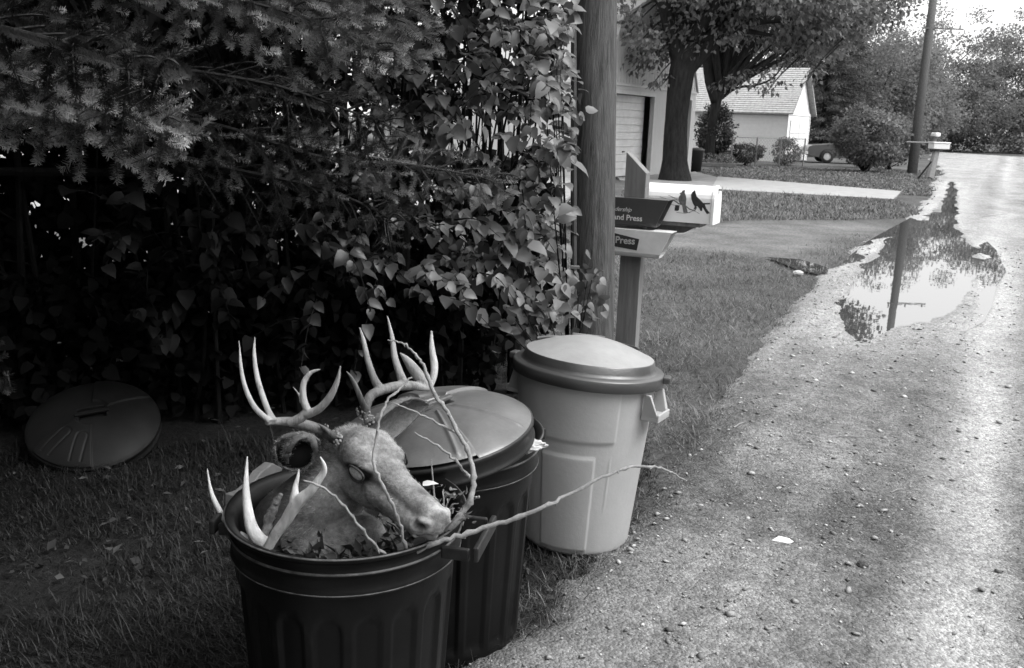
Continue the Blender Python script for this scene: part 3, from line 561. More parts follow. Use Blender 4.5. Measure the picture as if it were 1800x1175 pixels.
# birds on the near side (local y = yb)
mink=mat('bird_paint',.045,.6,.3,60); mink2=mat('bird_paint_light',.16,.6,.5,60)
def px2(px,py):  # picture of the side panel -> local x,z on plane y=yb
    d=ray(px,py); o=CC-mp0; t=(yb-.0015-o@rv)/(d@rv); w_=o+d*t; return (w_@qv,w_[2])
c6=lambda L_:[(1070+x/7.83,320+y/7.83) for x,y in L_]
def decal(name,pts,m,par,off=0.):
    q_=[px2(*p_) for p_ in pts]; return MB().prism(q_,yb-.0012-off,yb-.0004-off,lambda u,v,w_:(u,w_,v)).build(name,m,par)
decal('painted_bird',c6([(1018,118),(1052,112),(1045,150),(1062,190),(1068,240),(1060,320),(1075,370),(1088,425),(1030,428),(1020,380),(1010,325),(975,290),(960,245),(968,205),(990,175),(972,155),(1000,148)]),mink2,bx_)
decal('painted_bird',c6([(1190,112),(1195,150),(1210,200),(1260,250),(1300,292),(1392,290),(1398,308),(1322,312),(1345,370),(1392,432),(1350,444),(1310,380),(1290,350),(1285,402),(1262,400),(1250,370),(1215,330),(1190,372),(1165,385),(1185,340),(1160,300),(1138,240),(1132,180),(1150,145)]),mink,bx_)
def stroke(pts,wpx,off=.0008):
    P_=[np.array(px2(*p_)) for p_ in c6(pts)]; b_=MB()
    ww=wpx/7.83*6/1600
    for i in range(len(P_)-1):
        a,b2=P_[i],P_[i+1]; e=unit((b2-a)[None])[0]; n_=np.array([-e[1],e[0]])*ww/2
        b_.add([(a[0]-n_[0],yb-off,a[1]-n_[1]),(b2[0]-n_[0],yb-off,b2[1]-n_[1]),(b2[0]+n_[0],yb-off,b2[1]+n_[1]),(a[0]+n_[0],yb-off,a[1]+n_[1])],[(0,1,2,3)])
    return b_
sb=stroke([(830,250),(900,255),(960,300),(1050,325),(1110,375),(1180,400),(1210,350)],14)
for s_ in ([(700,205),(800,235),(960,250)],[(820,185),(900,215),(960,240)],[(740,240),(840,255),(960,265)],[(820,305),(900,320),(980,330)],[(850,200),(950,250)],[(930,420),(1050,435),(1140,410)],[(1180,400),(1250,440)],[(1100,430),(1160,400)]):
    b2=stroke(s_,5); sb.add(b2.v,b2.f)
sb.build('painted_twig',mink2,bx_)
decal('painted_bird_tail',c6([(920,318),(975,325),(965,390),(940,402),(905,395),(910,350)]),mink,bx_)
# board under the box and tapered arm
m_=MB(); m_.box(((x0+x1)/2-.03,yb+bw_/2,zb-.014),(.50,bw_-.02,.026)); m_.build('shelf_board',MATS['post_timber'],mbx,bevel=.002)
xr=loc(1225,396,5.9)[0]; zl=loc(1200,414,5.9)[2]
MB().prism([(x0+.02,zb-.03),(xr,zb-.03),(xr-.085,zl+.01),(xr-.17,zl),(.02,zl-.12),(-.0,zl-.12)],yb+.07,yb+.11,lambda u,v,w_:(u,w_,v)).build('bracket_arm',MATS['post_timber'],mbx,bevel=.002)
# newspaper tubes (things of their own hung on the post)
def text(s_,size,M_,m,par,name,shear=0,bold=0,ext=.0006):
    c_=bpy.data.curves.new(name,'FONT'); c_.body=s_; c_.size=size; c_.shear=shear; c_.offset=bold; c_.extrude=ext; c_.materials.append(m)
    tmp=bpy.data.objects.new('tmp',c_); COL.objects.link(tmp); bpy.context.view_layer.update(); dg=bpy.context.evaluated_depsgraph_get(); me=bpy.data.meshes.new_from_object(tmp.evaluated_get(dg)); bpy.data.objects.remove(tmp)
    me.transform(M_); me.materials.clear(); me.materials.append(m); o=bpy.data.objects.new(name,me); COL.objects.link(o); o.parent=par; return o
def newstube(corn,Dn,v,label,tone_name,long=.45):
    """corn: picture corners of the side panel: top right, bottom right"""
    m=mat(tone_name,v,.5,.12,8,.002,14)
    tr=loc(*corn[0],Dn); brr=loc(*corn[1],Dn+.01); zt2=loc(*corn[2],Dn+.1)[2]
    y0=tr[1]; hgt=tr[2]-brr[2]; wdt=.13
    sl=tr[0]-brr[0]
    e=empty('newspaper_box',mp0,math.atan2(qv[1],qv[0]),label,'newspaper box','newspaper boxes')
    # cross-section (y,z) rounded, top is a flat roof, open end slanted
    sec=[(0,hgt),(0,.03),(.008,.012),(.028,0),(wdt-.028,0),(wdt-.008,.012),(wdt,.03),(wdt,hgt)]
    inn=[(a+(.006 if a<wdt/2 else -.006),b_+(.006 if b_<hgt/2 else -.006)) for a,b_ in sec]
    def endx(z): return brr[0]+sl*(z/hgt)
    n=len(sec); V=[(endx(z),y0+a,brr[2]+z) for a,z in sec]+[(endx(z),y0+a,brr[2]+z) for a,z in inn]+[(brr[0]-long,y0+a,brr[2]+z) for a,z in sec]+[(brr[0]-long,y0+a,brr[2]+z) for a,z in inn]
    Fs=[]
    for i in range(n):
        j=(i+1)%n; Fs+=[(i,j,n+j,n+i),(i,2*n+i,2*n+j,j),(n+i,n+j,3*n+j,3*n+i)]
    Fs.append(tuple(2*n+i for i in range(n)))
    MB().add(V,Fs).build('box_shell',m,e)
    return e,y0,brr,hgt
e1,y1,b1_,h1_=newstube([(1175,353),(1145,403),(1090,346)],5.72,.07,'dark newspaper box reading and Press, hung above the pale one','dark_box')
e2,y2,b2_,h2_=newstube([(1181,410),(1150,459),(1090,401)],5.72,.72,'pale newspaper box with dark Press plate, below the dark one','pale_box')
mlet=mat('letter_white',.75,.6)
def onside(px,py,Dn,yy,ee,s_,size,m,shear=0,bold=0,nm='lettering'):
    d=ray(px,py); o=CC-mp0; t=(yy-o@rv)/(d@rv); w_=o+d*t
    M_=Matrix.Translation((w_@qv,yy,w_[2]))@Matrix.Rotation(PI/2,4,'X'); return text(s_,size,M_,m,ee,nm,shear,bold)
onside(1078,385.5,5.7,y1-.0016,e1,'and Press',.050,mlet,0,.0007)
onside(1066,369.5,5.7,y1-.0016,e1,'Leadership',.038,mlet,.45,.0)
def px3(px,py,yy):
    d=ray(px,py); o=CC-mp0; t=(yy-o@rv)/(d@rv); w_=o+d*t; return (w_@qv,w_[2])
pl=[px3(*p_,y2-.002) for p_ in c6([(60,700),(420,790),(385,945),(40,880)])]
plate=MB().prism(pl,y2-.0022,y2-.0005,lambda u,v,w_:(u,w_,v)).build('name_plate',mat('plate_dark',.04,.6,.2,20),e2)
onside(1081,427,5.7,y2-.0036,e2,'Press',.062,mat('plate_letter',.5,.6),0,.0012)
MB().box((b1_[0]-.25,y1+.06,(b1_[2]+b2_[2]+h2_)/2),(.1,.03,.05)).build('bracket',mgal,e1)

# ================================================= GARBAGE CANS
mblk=mat('black_plastic',.006,.42,.3,14,.0018,10,.2,spots=(9,.58,2.2)); 
mgry=mat('grey_plastic',.42,.5,.07,5,.0012,60,.4,spots=(22,.68,.85)); mlidg=mat('lid_plastic',.045,.36,.15,6,.001,50,.9,spots=(12,.62,1.3)); mlidb=mat('worn_skylit_lid',.10,.33,.3,7,.002,16,.8,spots=(10,.6,1.4))
def blackcan(loc_,rz,hgt,label,group='black garbage cans',tilt=(0,0)):
    e=empty('garbage_can',loc_,rz,label,'garbage can',group); e.rotation_euler=(tilt[0],tilt[1],rz)
    h=hgt; R_=.275
    prof=[(0,.012),(.21,.012),(.22,0),(.228,.0)]
    zz=np.linspace(.01,h-.105,46); prof+=[(.23+(.262-.23)*z/(h-.105),z) for z in zz]
    prof+=[(.264,h-.100),(.275,h-.094),(.2765,h-.088),(.272,h-.083),(.270,h-.05),(.277,h-.046),(.279,h-.040),(.273,h-.034),(.272,h-.012),(.284,h-.010),(.290,h-.004),(.289,h+.002),(.283,h+.003),(.276,h-.002),(.266,h-.006),(.256,h-.06),(.240,h-.12),(.195,.12),(0,.1)]
    def rf(t,z):
        if z>h-.13 or z<.02: return 0
        k_=(t*18/(2*PI))%1; fl=sstep(.13,.2,k_)*sstep(.87,.8,k_); ztop=h-.165-.035*(abs(k_-.5)*2)**2*1.6
        return float(-.0085*fl*sstep(ztop+.012,ztop,z)*sstep(.03,.06,z)) if z< h-.13 else 0
    # outer skin only has flutes
    V=MB(); n=288
    outer=prof[:50]; V.lathe(outer,n,rf); off=(len(outer)-1)*n
    rest=[prof[49]]+prof[50:]; V.lathe(rest,n)
    body=V.build('body',mblk,e,smooth=True)
    mw_=mat('scuffed_highlight_rib',.06,.5,.85,26,.001,90,.4,detail=9)  # pale rings paint the rib highlights together with scuffs
    for rr_,zz_,th_ in ((.2785,h-.040,.0034),(.2762,h-.091,.0024),(.289,h+.001,.0024)):
        MB().lathe([(rr_-.002,zz_-th_),(rr_+.001,zz_-th_*.6),(rr_+.0018,zz_),(rr_+.001,zz_+th_*.6),(rr_-.002,zz_+th_)],180).build('worn_highlight_rib',mw_,e,smooth=True)
    return e,body
def loop_handle(e,az,h,m,Rin=.268,out=.085,wid=.19,thick=.03,zoff=-.055):
    b_=MB(); c_,s_=math.cos(az),math.sin(az); M3=np.array([[c_,-s_,0],[s_,c_,0],[0,0,1]])
    z=h+zoff
    def bx(cx_,cy_,sx,sy,sz,dz=0): b_.box(M3@np.array([cx_,cy_,z+dz]),(sx,sy,sz),M3)
    bx(Rin+out-.008,0,.014,wid,.036,.004); bx(Rin+out/2-.014,wid/2-.008,out-.018,.014,thick); bx(Rin+out/2-.014,-wid/2+.008,out-.018,.014,thick)
    return b_.build('handle',mat('scuffed_handle',.018,.45,.8,22,.001,60,.35) if m is mblk else m,e,bevel=.004)
can1,_=blackcan((-.386,2.060,0),0,.655,'black ribbed garbage can in front holding the mounted deer head')
loop_handle(can1,-.20,.66,mblk,zoff=-.05); loop_handle(can1,PI-.10,.66,mblk,out=.045,zoff=-.05)
can2,_=blackcan((-.184,2.62,0),.1,.665,'black ribbed garbage can between the deer head can and the pale can')
loop_handle(can2,.62,.66,mblk,out=.055); loop_handle(can2,PI+.62,.66,mblk,out=.055)

def black_lid(name,M_,label,m,group='black lids',arches=True,mrim=None):
    e=empty(name,(0,0,0),0,label,'lid',group); e.matrix_world=M_
    R_=.288
    def dome(r,t):
        # shallow dome with a raised wedge, straight seams and a sunk centre grip
        z=.075*(1-(r/R_)**2)**.8*1.0 if r<R_ else 0
        return z
    nr,nt=(130,480) if arches else (90,360); V=[]; F_=[]
    for i in range(nr+1):
        r=R_*i/nr
        for j in range(nt):
            t=2*PI*j/nt; z=dome(r,t); x,y=r*math.cos(t),r*math.sin(t)
            wedge=min(sstep(0,.02,t-.35),sstep(0,.02,1.45-t)) if 0<t<2 else 0
            z+=.010*float(wedge)*float(sstep(.25,.3,r/R_))
            w2=min(sstep(0,.02,t-PI-.35),sstep(0,.02,PI+1.45-t)) if PI<t<PI+2 else 0
            z+=.010*float(w2)*float(sstep(.25,.3,r/R_))
            for c_ in ((.62,1.18) if arches else ()): # arches embossed on the wedge
                for base_ in (0,):
                    d_=abs(((t-base_-c_+PI)%(2*PI))-PI)*r; rr=r/R_
                    edge=abs(d_-.024) if rr>.52 else abs(math.hypot(d_,(rr-.52)*R_)-.024)
                    if .36<rr<.93: z-=.004*math.exp(-(edge/.0045)**2)
            if not arches:
                for c_ in (1.9,2.6,4.4,5.3): z+=.006*math.exp(-((((t-c_+PI)%(2*PI)-PI)*max(r,.02))/.005)**2)*float(sstep(.2,.3,r/R_))*float(sstep(1,.93,r/R_))
            cross=0
            if abs(x)<.062 and abs(y)<.04: z-=.022*float(sstep(.062,.052,abs(x)))*float(sstep(.04,.032,abs(y)))
            V.append((x,y,z))
    for i in range(nr):
        for j in range(nt): F_.append((i*nt+j,(i+1)*nt+j,(i+1)*nt+(j+1)%nt,i*nt+(j+1)%nt))
    b_=MB().add(V,F_); b2_=MB(); b2_.lathe([(R_,0),(R_+.005,-.003),(R_+.006,-.012),(R_+.001,-.016),(R_+.001,-.05),(R_+.005,-.053),(R_+.004,-.058),(R_-.004,-.056),(R_-.004,-.006),(.2,.03),(0,.055)],nt)
    b_.build('dome',m,e,smooth=True); b2_.build('rim',mrim or m,e,smooth=True)
    g=MB(); g.box((0,0,.075),(.15,.022,.014)); g.build('grip',m,e,bevel=.004); return e
def frameM(o,z,x):
    z=unit(np.array([z]))[0]; x=np.array(x,float); x=x-z*(x@z); x/=np.linalg.norm(x); y=np.cross(z,x); M_=Matrix.Identity(4)
    for i in range(3): M_[i][0]=x[i]; M_[i][1]=y[i]; M_[i][2]=z[i]; M_[i][3]=o[i]
    return M_
lc=P(762,752,2.66)
black_lid('can_cover',frameM(lc,(-.15,-.06,1),(.8,.6,0)),'scuffed black lid lying askew on the second black can',mlidb,arches=False,mrim=mat('black_rim',.012,.4,.3,20,.001,30,.3))  # dome greyed to paint sky light on its top; rim stays near black
g3=G(165,745,.125)
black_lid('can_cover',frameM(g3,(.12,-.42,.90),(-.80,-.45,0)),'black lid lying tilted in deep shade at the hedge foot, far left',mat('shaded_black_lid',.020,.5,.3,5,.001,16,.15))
# white bag showing between lid and can
wbx=P(927,783,2.63)
bb_=MB().sphere((0,0,0),(.045,.035,.020),26,18); vv=np.array(bb_.v); k_=fbm(vv[:,0]+vv[:,2]*.7+2,vv[:,1]+vv[:,2]+2,.022,3,4); vv*=(.6+.8*np.abs(k_-.5)[:,None]*2+.2); bb_.v=[tuple(x+wbx) for x in vv]
tag(bb_.build('trash_bag',mat('white_bag',.5,.4)),'white crumpled bag bulging out under the askew lid','bag')

# pale can with lid
gc=np.array([.273,3.33,0]); hg=.665
grc=empty('garbage_can',gc,0,'tall pale grey garbage can with clamped lid at the gravel edge','garbage can'); grc.rotation_euler=(math.radians(-1.0),math.radians(1.8),0)
def rg(z): return .208+(.262-.208)*z/hg
prof=[(0,.02),(.18,.02),(.195,0),(.203,0)]+[(rg(z),z) for z in np.linspace(.012,hg-.01,90)]
def rfg(t,z):
    if z<.02: return 0
    # t measured from +x; camera side is about -pi/2
    tt=((t+PI/2+PI)%(2*PI))-PI; r_=0.
    u=tt
    # upper band step: upper third stands proud except at the right side
    if z>hg-.215 : r_+= .006*float(sstep(hg-.215,hg-.209,z))*float(sstep(.42,.38,u))*float(sstep(-1.7,-1.6,u))
    # lower panel raised
    ins=float(sstep(.13,.10,u))*float(sstep(-.74,-.71,u))*float(sstep(hg-.265,hg-.272,z))*float(sstep(-1,0,z)); r_+=.006*ins
    ins2=float(sstep(.95,.98,abs(u)))*float(sstep(hg-.13,hg-.15,z)); r_-=.0*ins2
    r_+=.003*math.exp(-((u-.36)/.012)**2)*float(sstep(hg-.25,hg-.3,z))*float(sstep(.16,.22,z))
    return r_
cb=MB(); cb.lathe(prof,360,rfg); cb.lathe([(rg(hg)-.001,hg-.012),(.268,hg-.01),(.274,hg-.004),(.274,hg+.006),(.262,hg+.006),(.255,hg-.02),(.2,.1),(0,.1)],180); cb.build('body',mgry,grc,smooth=True)
for az in (-.52,PI-.52):
    c_,s_=math.cos(az),math.sin(az); M3=np.array([[c_,-s_,0],[s_,c_,0],[0,0,1]]); hb=MB(); bx=lambda p_,s__: hb.box(M3@np.array(p_),s__,M3)
    # handle: downward tapering frame with a shelf
    for sg in (-1,1):
        hb.add([M3@np.array(p_) for p_ in [(.262,sg*.072,hg-.03),(.284,sg*.072,hg-.03),(.316,sg*.055,hg-.115),(.250,sg*.055,hg-.125),(.262,sg*.056,hg-.03),(.284,sg*.056,hg-.03),(.312,sg*.039,hg-.115),(.252,sg*.039,hg-.125)]],[(0,1,2,3),(4,7,6,5),(0,4,5,1),(1,5,6,2),(2,6,7,3),(3,7,4,0)])
    bx((.283,0,hg-.122),(.070,.112,.018)); bx((.314,0,hg-.112),(.010,.114,.022)); hb.build('handle',mgry,grc,bevel=.003)
ld=empty('lid',(0,0,hg+.012),0); ld.parent=grc; ld.rotation_euler=(math.radians(-2.0),math.radians(2.6),0)
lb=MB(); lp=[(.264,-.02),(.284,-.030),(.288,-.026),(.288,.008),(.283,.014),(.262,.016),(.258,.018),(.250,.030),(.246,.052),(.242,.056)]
lb.lathe(lp,180); lb.build('lid_shell',mlidg,ld,smooth=True); lb=MB(); mltop=mat('skylit_lid_top',.30,.45,.12,9,.001,60,.5,spots=(14,.6,.85)); lb.lathe([(.242,.0562)]+[(r_,.056+.062*math.cos(PI/2*r_/.242)) for r_ in np.linspace(.238,0,24)],180)  # pale top paints the sky light falling on the lid
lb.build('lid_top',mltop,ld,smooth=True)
rbk=MB()  # raised rear rib and plate
for t0,t1 in ((.55,1.25),(1.75,2.6)):
    ts=np.linspace(t0,t1,20); MB().tube([(.236*math.cos(t),.236*math.sin(t),.068) for t in ts],.006,6).build('rear_rib',mlidg,ld,smooth=True)
pm=MB(); pm.add([(-.065,.12,.1045),(.065,.12,.1045),(.055,.246,.084),(-.055,.246,.084),(-.065,.14,.07),(.065,.14,.07),(.055,.246,.03),(-.055,.246,.03)],[(0,1,2,3),(0,4,5,1),(1,5,6,2),(2,6,7,3),(3,7,4,0)]); pm.build('rear_plate',mltop,ld,bevel=.003)
for az in (-.25,PI-.35):
    tb=MB(); c_,s_=math.cos(az),math.sin(az); M3=np.array([[c_,-s_,0],[s_,c_,0],[0,0,1]]); tb.box(M3@np.array([.298,0,.0]),(.03,.06,.026),M3); tb.build('clamp_tab',mlidg,ld,bevel=.006)

# ================================================= MOUNTED DEER HEAD
HM=np.array([[0.6484,0.7545,-0.1016],[-0.761,0.646,-0.0592],[0.021,0.1158,0.9931]]); HO=np.array([-0.3556,1.9883,0.8449])
DK=1.06; HM_=HM*DK; HO=CC+(HO-CC)*DK
def hw(p_): return HM_@np.array(p_,float)+HO
def PK(x,y,D): return P(x,y,D*DK)
dh_=empty('deer_head_mount',(-.394,2.06,.35),0,'stuffed deer head with antlers on a shield board, propped in the front can','deer mount')
d0=np.array([-.394,2.06,.35])
def evalmesh(mb,voxel,smooth_it,name):
    me=bpy.data.meshes.new('tmp'); me.from_pydata(mb.v,[],mb.f); o=bpy.data.objects.new('tmp',me); COL.objects.link(o)
    r_=o.modifiers.new('r','REMESH'); r_.mode='VOXEL'; r_.voxel_size=voxel; r_.use_smooth_shade=True
    s_=o.modifiers.new('s','SMOOTH'); s_.iterations=smooth_it; s_.factor=.6
    bpy.context.view_layer.update(); dg=bpy.context.evaluated_depsgraph_get(); m2=bpy.data.meshes.new_from_object(o.evaluated_get(dg)); bpy.data.objects.remove(o)
    V=np.empty(len(m2.vertices)*3,np.float32); m2.vertices.foreach_get('co',V); V=V.reshape(-1,3).astype(float)
    Nn=np.empty(len(m2.vertices)*3,np.float32); m2.vertices.foreach_get('normal',Nn); Nn=Nn.reshape(-1,3).astype(float); m2.name=name
    return m2,V,Nn
def cap(mb,a,b_,ra,rb_,n=7):
    for t in np.linspace(0,1,n): mb.sphere(np.array(a)*(1-t)+np.array(b_)*t,ra*(1-t)+rb_*t,20,14)
hm=MB()
cap(hm,hw((-.02,0,-.02)),hw((.05,0,-.008)),.058,.056,4)
for s_ in (-1,1):
    cap(hm,hw((.06,s_*.022,.0)),hw((.11,s_*.026,-.016)),.041,.032,4)       # brow
    hm.sphere(hw((.092,s_*.040,-.026)),.024,16,12)
    cap(hm,hw((.02,s_*.024,-.075)),hw((.10,s_*.024,-.09)),.044,.036,5)     # cheek
    cap(hm,hw((.10,s_*.020,-.095)),hw((.23,s_*.010,-.118)),.030,.020,6)    # jaw
    cap(hm,hw((.12,s_*.018,-.072)),hw((.275,s_*.020,-.102)),.039,.029,8)
    hm.sphere(hw((.304,s_*.018,-.090)),.023,16,12)
cap(hm,hw((.08,0,-.02)),hw((.19,0,-.053)),.051,.033,7); cap(hm,hw((.19,0,-.053)),hw((.298,0,-.080)),.033,.030,8)
hm.sphere(hw((.305,0,-.100)),.024,16,12); hm.sphere(hw((.285,0,-.125)),.020,16,12)
# neck swelling down and back into the can
nk=[hw((-.01,0,-.05)),PK(570,880,2.16),PK(525,935,2.19),PK(505,985,2.19)]
for a,b_,ra,rb_ in ((nk[0],nk[1],.066,.098),(nk[1],nk[2],.098,.125),(nk[2],nk[3],.125,.13)): cap(hm,a,b_,ra,rb_,7)
cap(hm,PK(640,945,2.10),PK(560,975,2.13),.055,.085,5)
m2,V,Nn=evalmesh(hm,.0042,4,'head')
Lc=(V-HO)@HM/DK   # local head coordinates
tone=np.ones(len(V))
tone*=1+.55*(fbm(Lc[:,0]*.6+5,Lc[:,2]+Lc[:,1]+5,.022,5,77)-.5)*2
disp=np.zeros(len(V))
for s_ in (-1,1):
    ec=np.array([.095,s_*.060,-.028]); d_=Lc-ec; dd=np.sqrt((d_[:,0]/2.1)**2+(d_[:,1]*.5)**2+(d_[:,2]*1.1)**2)
    disp-=.013*np.exp(-(dd/.0145)**2); disp+=.0045*np.exp(-((dd-.024)/.006)**2)
    tone*=1-.85*np.exp(-((dd-.0195)/.0075)**2); tone*=1-.35*np.exp(-(dd/.036)**2)
    # tear duct
    td=np.hypot((d_[:,0]-.026)/1,(d_[:,2]+.012+.5*(d_[:,0]-.026))*1.6)+np.abs(d_[:,1])*.4; disp-=.005*np.exp(-(td/.011)**2); tone*=1-.6*np.exp(-(td/.011)**2)
    # crease running down from the eye
    cr=np.abs(Lc[:,0]-.118-.10*(-.05-Lc[:,2])); mk=(Lc[:,2]<-.045)&(Lc[:,2]>-.10)&(Lc[:,1]*s_>.0); tone*=1-.35*np.exp(-(cr/.004)**2)*mk
    nc_=np.array([.305,s_*.040,-.090]); dn=np.sqrt(((Lc-nc_)**2*np.array([.55,.25,1.9])).sum(1)); disp-=.016*np.exp(-(dn/.0105)**2); disp+=.004*np.exp(-((dn-.017)/.005)**2); tone*=1-.96*np.exp(-(dn/.0125)**2)
    # pedicle
    dq=np.linalg.norm(Lc-np.array([.015,s_*.036,.03]),axis=1); tone*=1-.55*np.exp(-(dq/.026)**2)
    mz=np.exp(-((Lc[:,2]-(-.110-.09*(Lc[:,0]-.15)+.003*np.sin(Lc[:,0]*90)))/.0038)**2)*(Lc[:,0]>.13)*(Lc[:,0]<.325)*(Lc[:,1]*s_>.004); disp-=.006*mz; tone*=1-.8*mz
# nose pad
dn=np.linalg.norm(Lc-np.array([.322,0,-.088]),axis=1); tone*=1-.45*sstep(.03,.016,dn)
tone*=1-.25*np.exp(-((Lc[:,0]-.12)/.05)**2-(Lc[:,1]/.02)**2-((Lc[:,2]-.02)/.03)**2)
tone*=1-.76*sstep(.01,-.09,Lc[:,0]); tone*=1-.55*np.exp(-((Lc[:,0]-.055)/.012)**2-((Lc[:,2]-.03)/.02)**2-((Lc[:,1]-.012)/.014)**2)    # neck and nape darker coat
tone*=1-.30*sstep(-.115,-.15,Lc[:,2])
tone*=.8+.4*fbm(Lc[:,0]+3,Lc[:,2]*1.0+Lc[:,1]*.5+3,.012,3,99)
V2=V+Nn*disp[:,None]-d0
m2.vertices.foreach_set('co',V2.astype(np.float32).ravel()); a_=m2.attributes.new('tone','FLOAT','POINT'); a_.data.foreach_set('value',np.clip(tone,.05,2).astype(np.float32))
mfur=mat('deer_hide',.28,.8,.35,90,.0022,150,.2,attr='tone',detail=6,stretch=(1,1,1)); m2.materials.clear(); m2.materials.append(mfur)
m2.polygons.foreach_set('use_smooth',np.ones(len(m2.polygons),bool)); m2.update()
ho=bpy.data.objects.new('head',m2); COL.objects.link(ho); ho.parent=dh_
# short hair
n=24000; pi_=rng.integers(0,len(V),n); ok=(tone[pi_]>.28)&(disp[pi_]>-.004); pi_=pi_[ok]; n=len(pi_)
flow=unit(np.tile(HM@np.array([-1,0,-.12]),(n,1))*1.0+rng.normal(0,.28,(n,3))+np.array([0,0,-.15])); nn_=Nn[pi_]; flow=unit(flow-nn_*(flow*nn_).sum(1,keepdims=True)+nn_*.30)
hl=rng.uniform(.004,.009,n)*np.where(Lc[pi_,0]<.0,1.7,1.0)*np.where(Lc[pi_,0]>.24,.5,1.)
X,Y,Z=frames(nn_,flow); T=np.array([(-.05,0,0),(.05,0,0),(0,1,.12)]); 
Vv,Ff=instance(T,[[(0,1,2)]],V2[pi_]+rng.normal(0,.0012,(n,3)),X,Y,Z,hl)
big('fur',Vv,Ff,leafmat('deer_hair',.31,.7,trans=.1),ho,tone=np.repeat(np.clip(tone[pi_]*rng.uniform(.35,1.65,n),.05,2),3))
# eyes: dull, lids swollen
for s_ in (-1,1):
    c_=hw((.098,s_*.0575,-.027))-d0; eo=MB().sphere(c_,(.029,.0065,.0160),24,16,HM).build('eye',mat('clouded_eye',.62,.45,.35,160,.0006,200,.3),ho,smooth=True)
    ed=MB(); pts=[hw((.098+.030*math.cos(t),s_*(.0630-.006*math.cos(t)**2),-.027+.0175*math.sin(t)))-d0 for t in np.linspace(0,2*PI,29)]
    ed.tube(pts,.0028,6,False); ed.build('eyelid',mat('dark_skin',.05,.7),ho,smooth=True)
# near ear: torn, cupped, opening to the left
def ear(center,axis,openv,length,wid,tip,m,mi,name,torn=False,depth=.5):
    axis=unit(np.array([axis]))[0]; openv=np.array(openv,float); openv-=axis*(openv@axis); openv/=np.linalg.norm(openv); sidev=np.cross(axis,openv)
    V=[];F_=[]; nu,nv=18,22
    for i in range(nu+1):
        u=i/nu; wv=wid*(math.sin(PI*min(u*.9+.12,1))**.7)*(1 if not torn else .8+.25*u)
        if not torn: wv=wid*math.sin(PI*(.1+.9*u)**.85)**.8+.001
        for j in range(nv+1):
            a=(-1+2*j/nv)*PI*.62*(1-.25*u)
            rr=wv*(1+(.10*math.sin(j*2.3+u*4)+.06*math.sin(j*5.1) if torn and u>.7 else 0)); L_=length*u*(1-(.22*abs(math.sin(j*.9)) if torn and u>.7 else 0)*(u-.7)/.3)
            V.append(center+axis*L_-openv*(math.cos(a)*rr*depth)+sidev*math.sin(a)*rr)
    for i in range(nu):
        for j in range(nv): q0=i*(nv+1)+j; F_.append((q0,q0+1,q0+nv+2,q0+nv+1))
    o=MB().add([v-d0 for v in V],F_).build(name,m,ho,smooth=True); sm=o.modifiers.new('s','SOLIDIFY'); sm.thickness=.006; sm.offset=0; 
    n=2600; k_=rng.integers(0,len(V),n); pos=np.array(V)[k_]-d0+rng.normal(0,.004,(n,3)); X,Y,Z=frames(rdir(n),unit(np.tile(axis,(n,1))+rdir(n)*.5)); Vv,Ff=instance(np.array([(-.04,0,0),(.04,0,0),(0,1,.1)]),[[(0,1,2)]],pos,X,Y,Z,rng.uniform(.005,.012,n))
    big('ear_hair',Vv,Ff,MATS['deer_hair'],o,tone=tones(n,3,.4)*.5); return o
mear=mat('ear_hide',.12,.85,.35,90,.002,120)
ear(PK(556,786,2.13),PK(494,800,2.06)-PK(560,784,2.14),CR*-.15-CF*.9-CU*.42,.098,.050,0,mear,mear,'ear',torn=True,depth=.8)
ear(PK(655,758,2.16),PK(768,702,2.34)-PK(662,752,2.16),CU*-.35-CF*.6+CR*.1,.22,.058,0,mear,mear,'ear')
MB().sphere(PK(519,799,2.10)-d0,(.046,.012,.034),20,14,np.stack([CR,CF,CU],1)).build('ear_hollow_shade',mat('ear_hollow_shade',.004,.9),ho,smooth=True)  # near-black ball paints the shade inside the ear
rg_=[(483,795),(487,778),(503,768),(525,766),(545,772),(555,790),(550,808),(541,822),(524,829),(504,824),(488,814),(483,795)]
rc=catmull([PK(x,y,2.085)-d0 for x,y in rg_],5); rr=np.interp(np.linspace(0,1,len(rc)),[0,.1,.3,.42,.6,1],[.002,.004,.010,.008,.0025,.002]); rc=rc+rng.normal(0,.0016,rc.shape)
eo_=MB().tube(rc,rr,10,False,jit=.18).build('ear_edge',mear,ho,smooth=True)
n=900; k_=rng.integers(0,len(rc),n); pos=rc[k_]+rdir(n)*rr[k_][:,None]; X,Y,Z=frames(rdir(n),unit(rdir(n)+np.array([-.3,0,.2]))); Vv,Ff=instance(np.array([(-.05,0,0),(.05,0,0),(0,1,.1)]),[[(0,1,2)]],pos,X,Y,Z,rng.uniform(.004,.011,n)); big('ear_edge_hair',Vv,Ff,MATS['deer_hair'],eo_,tone=tones(n,3,.5)*.9)
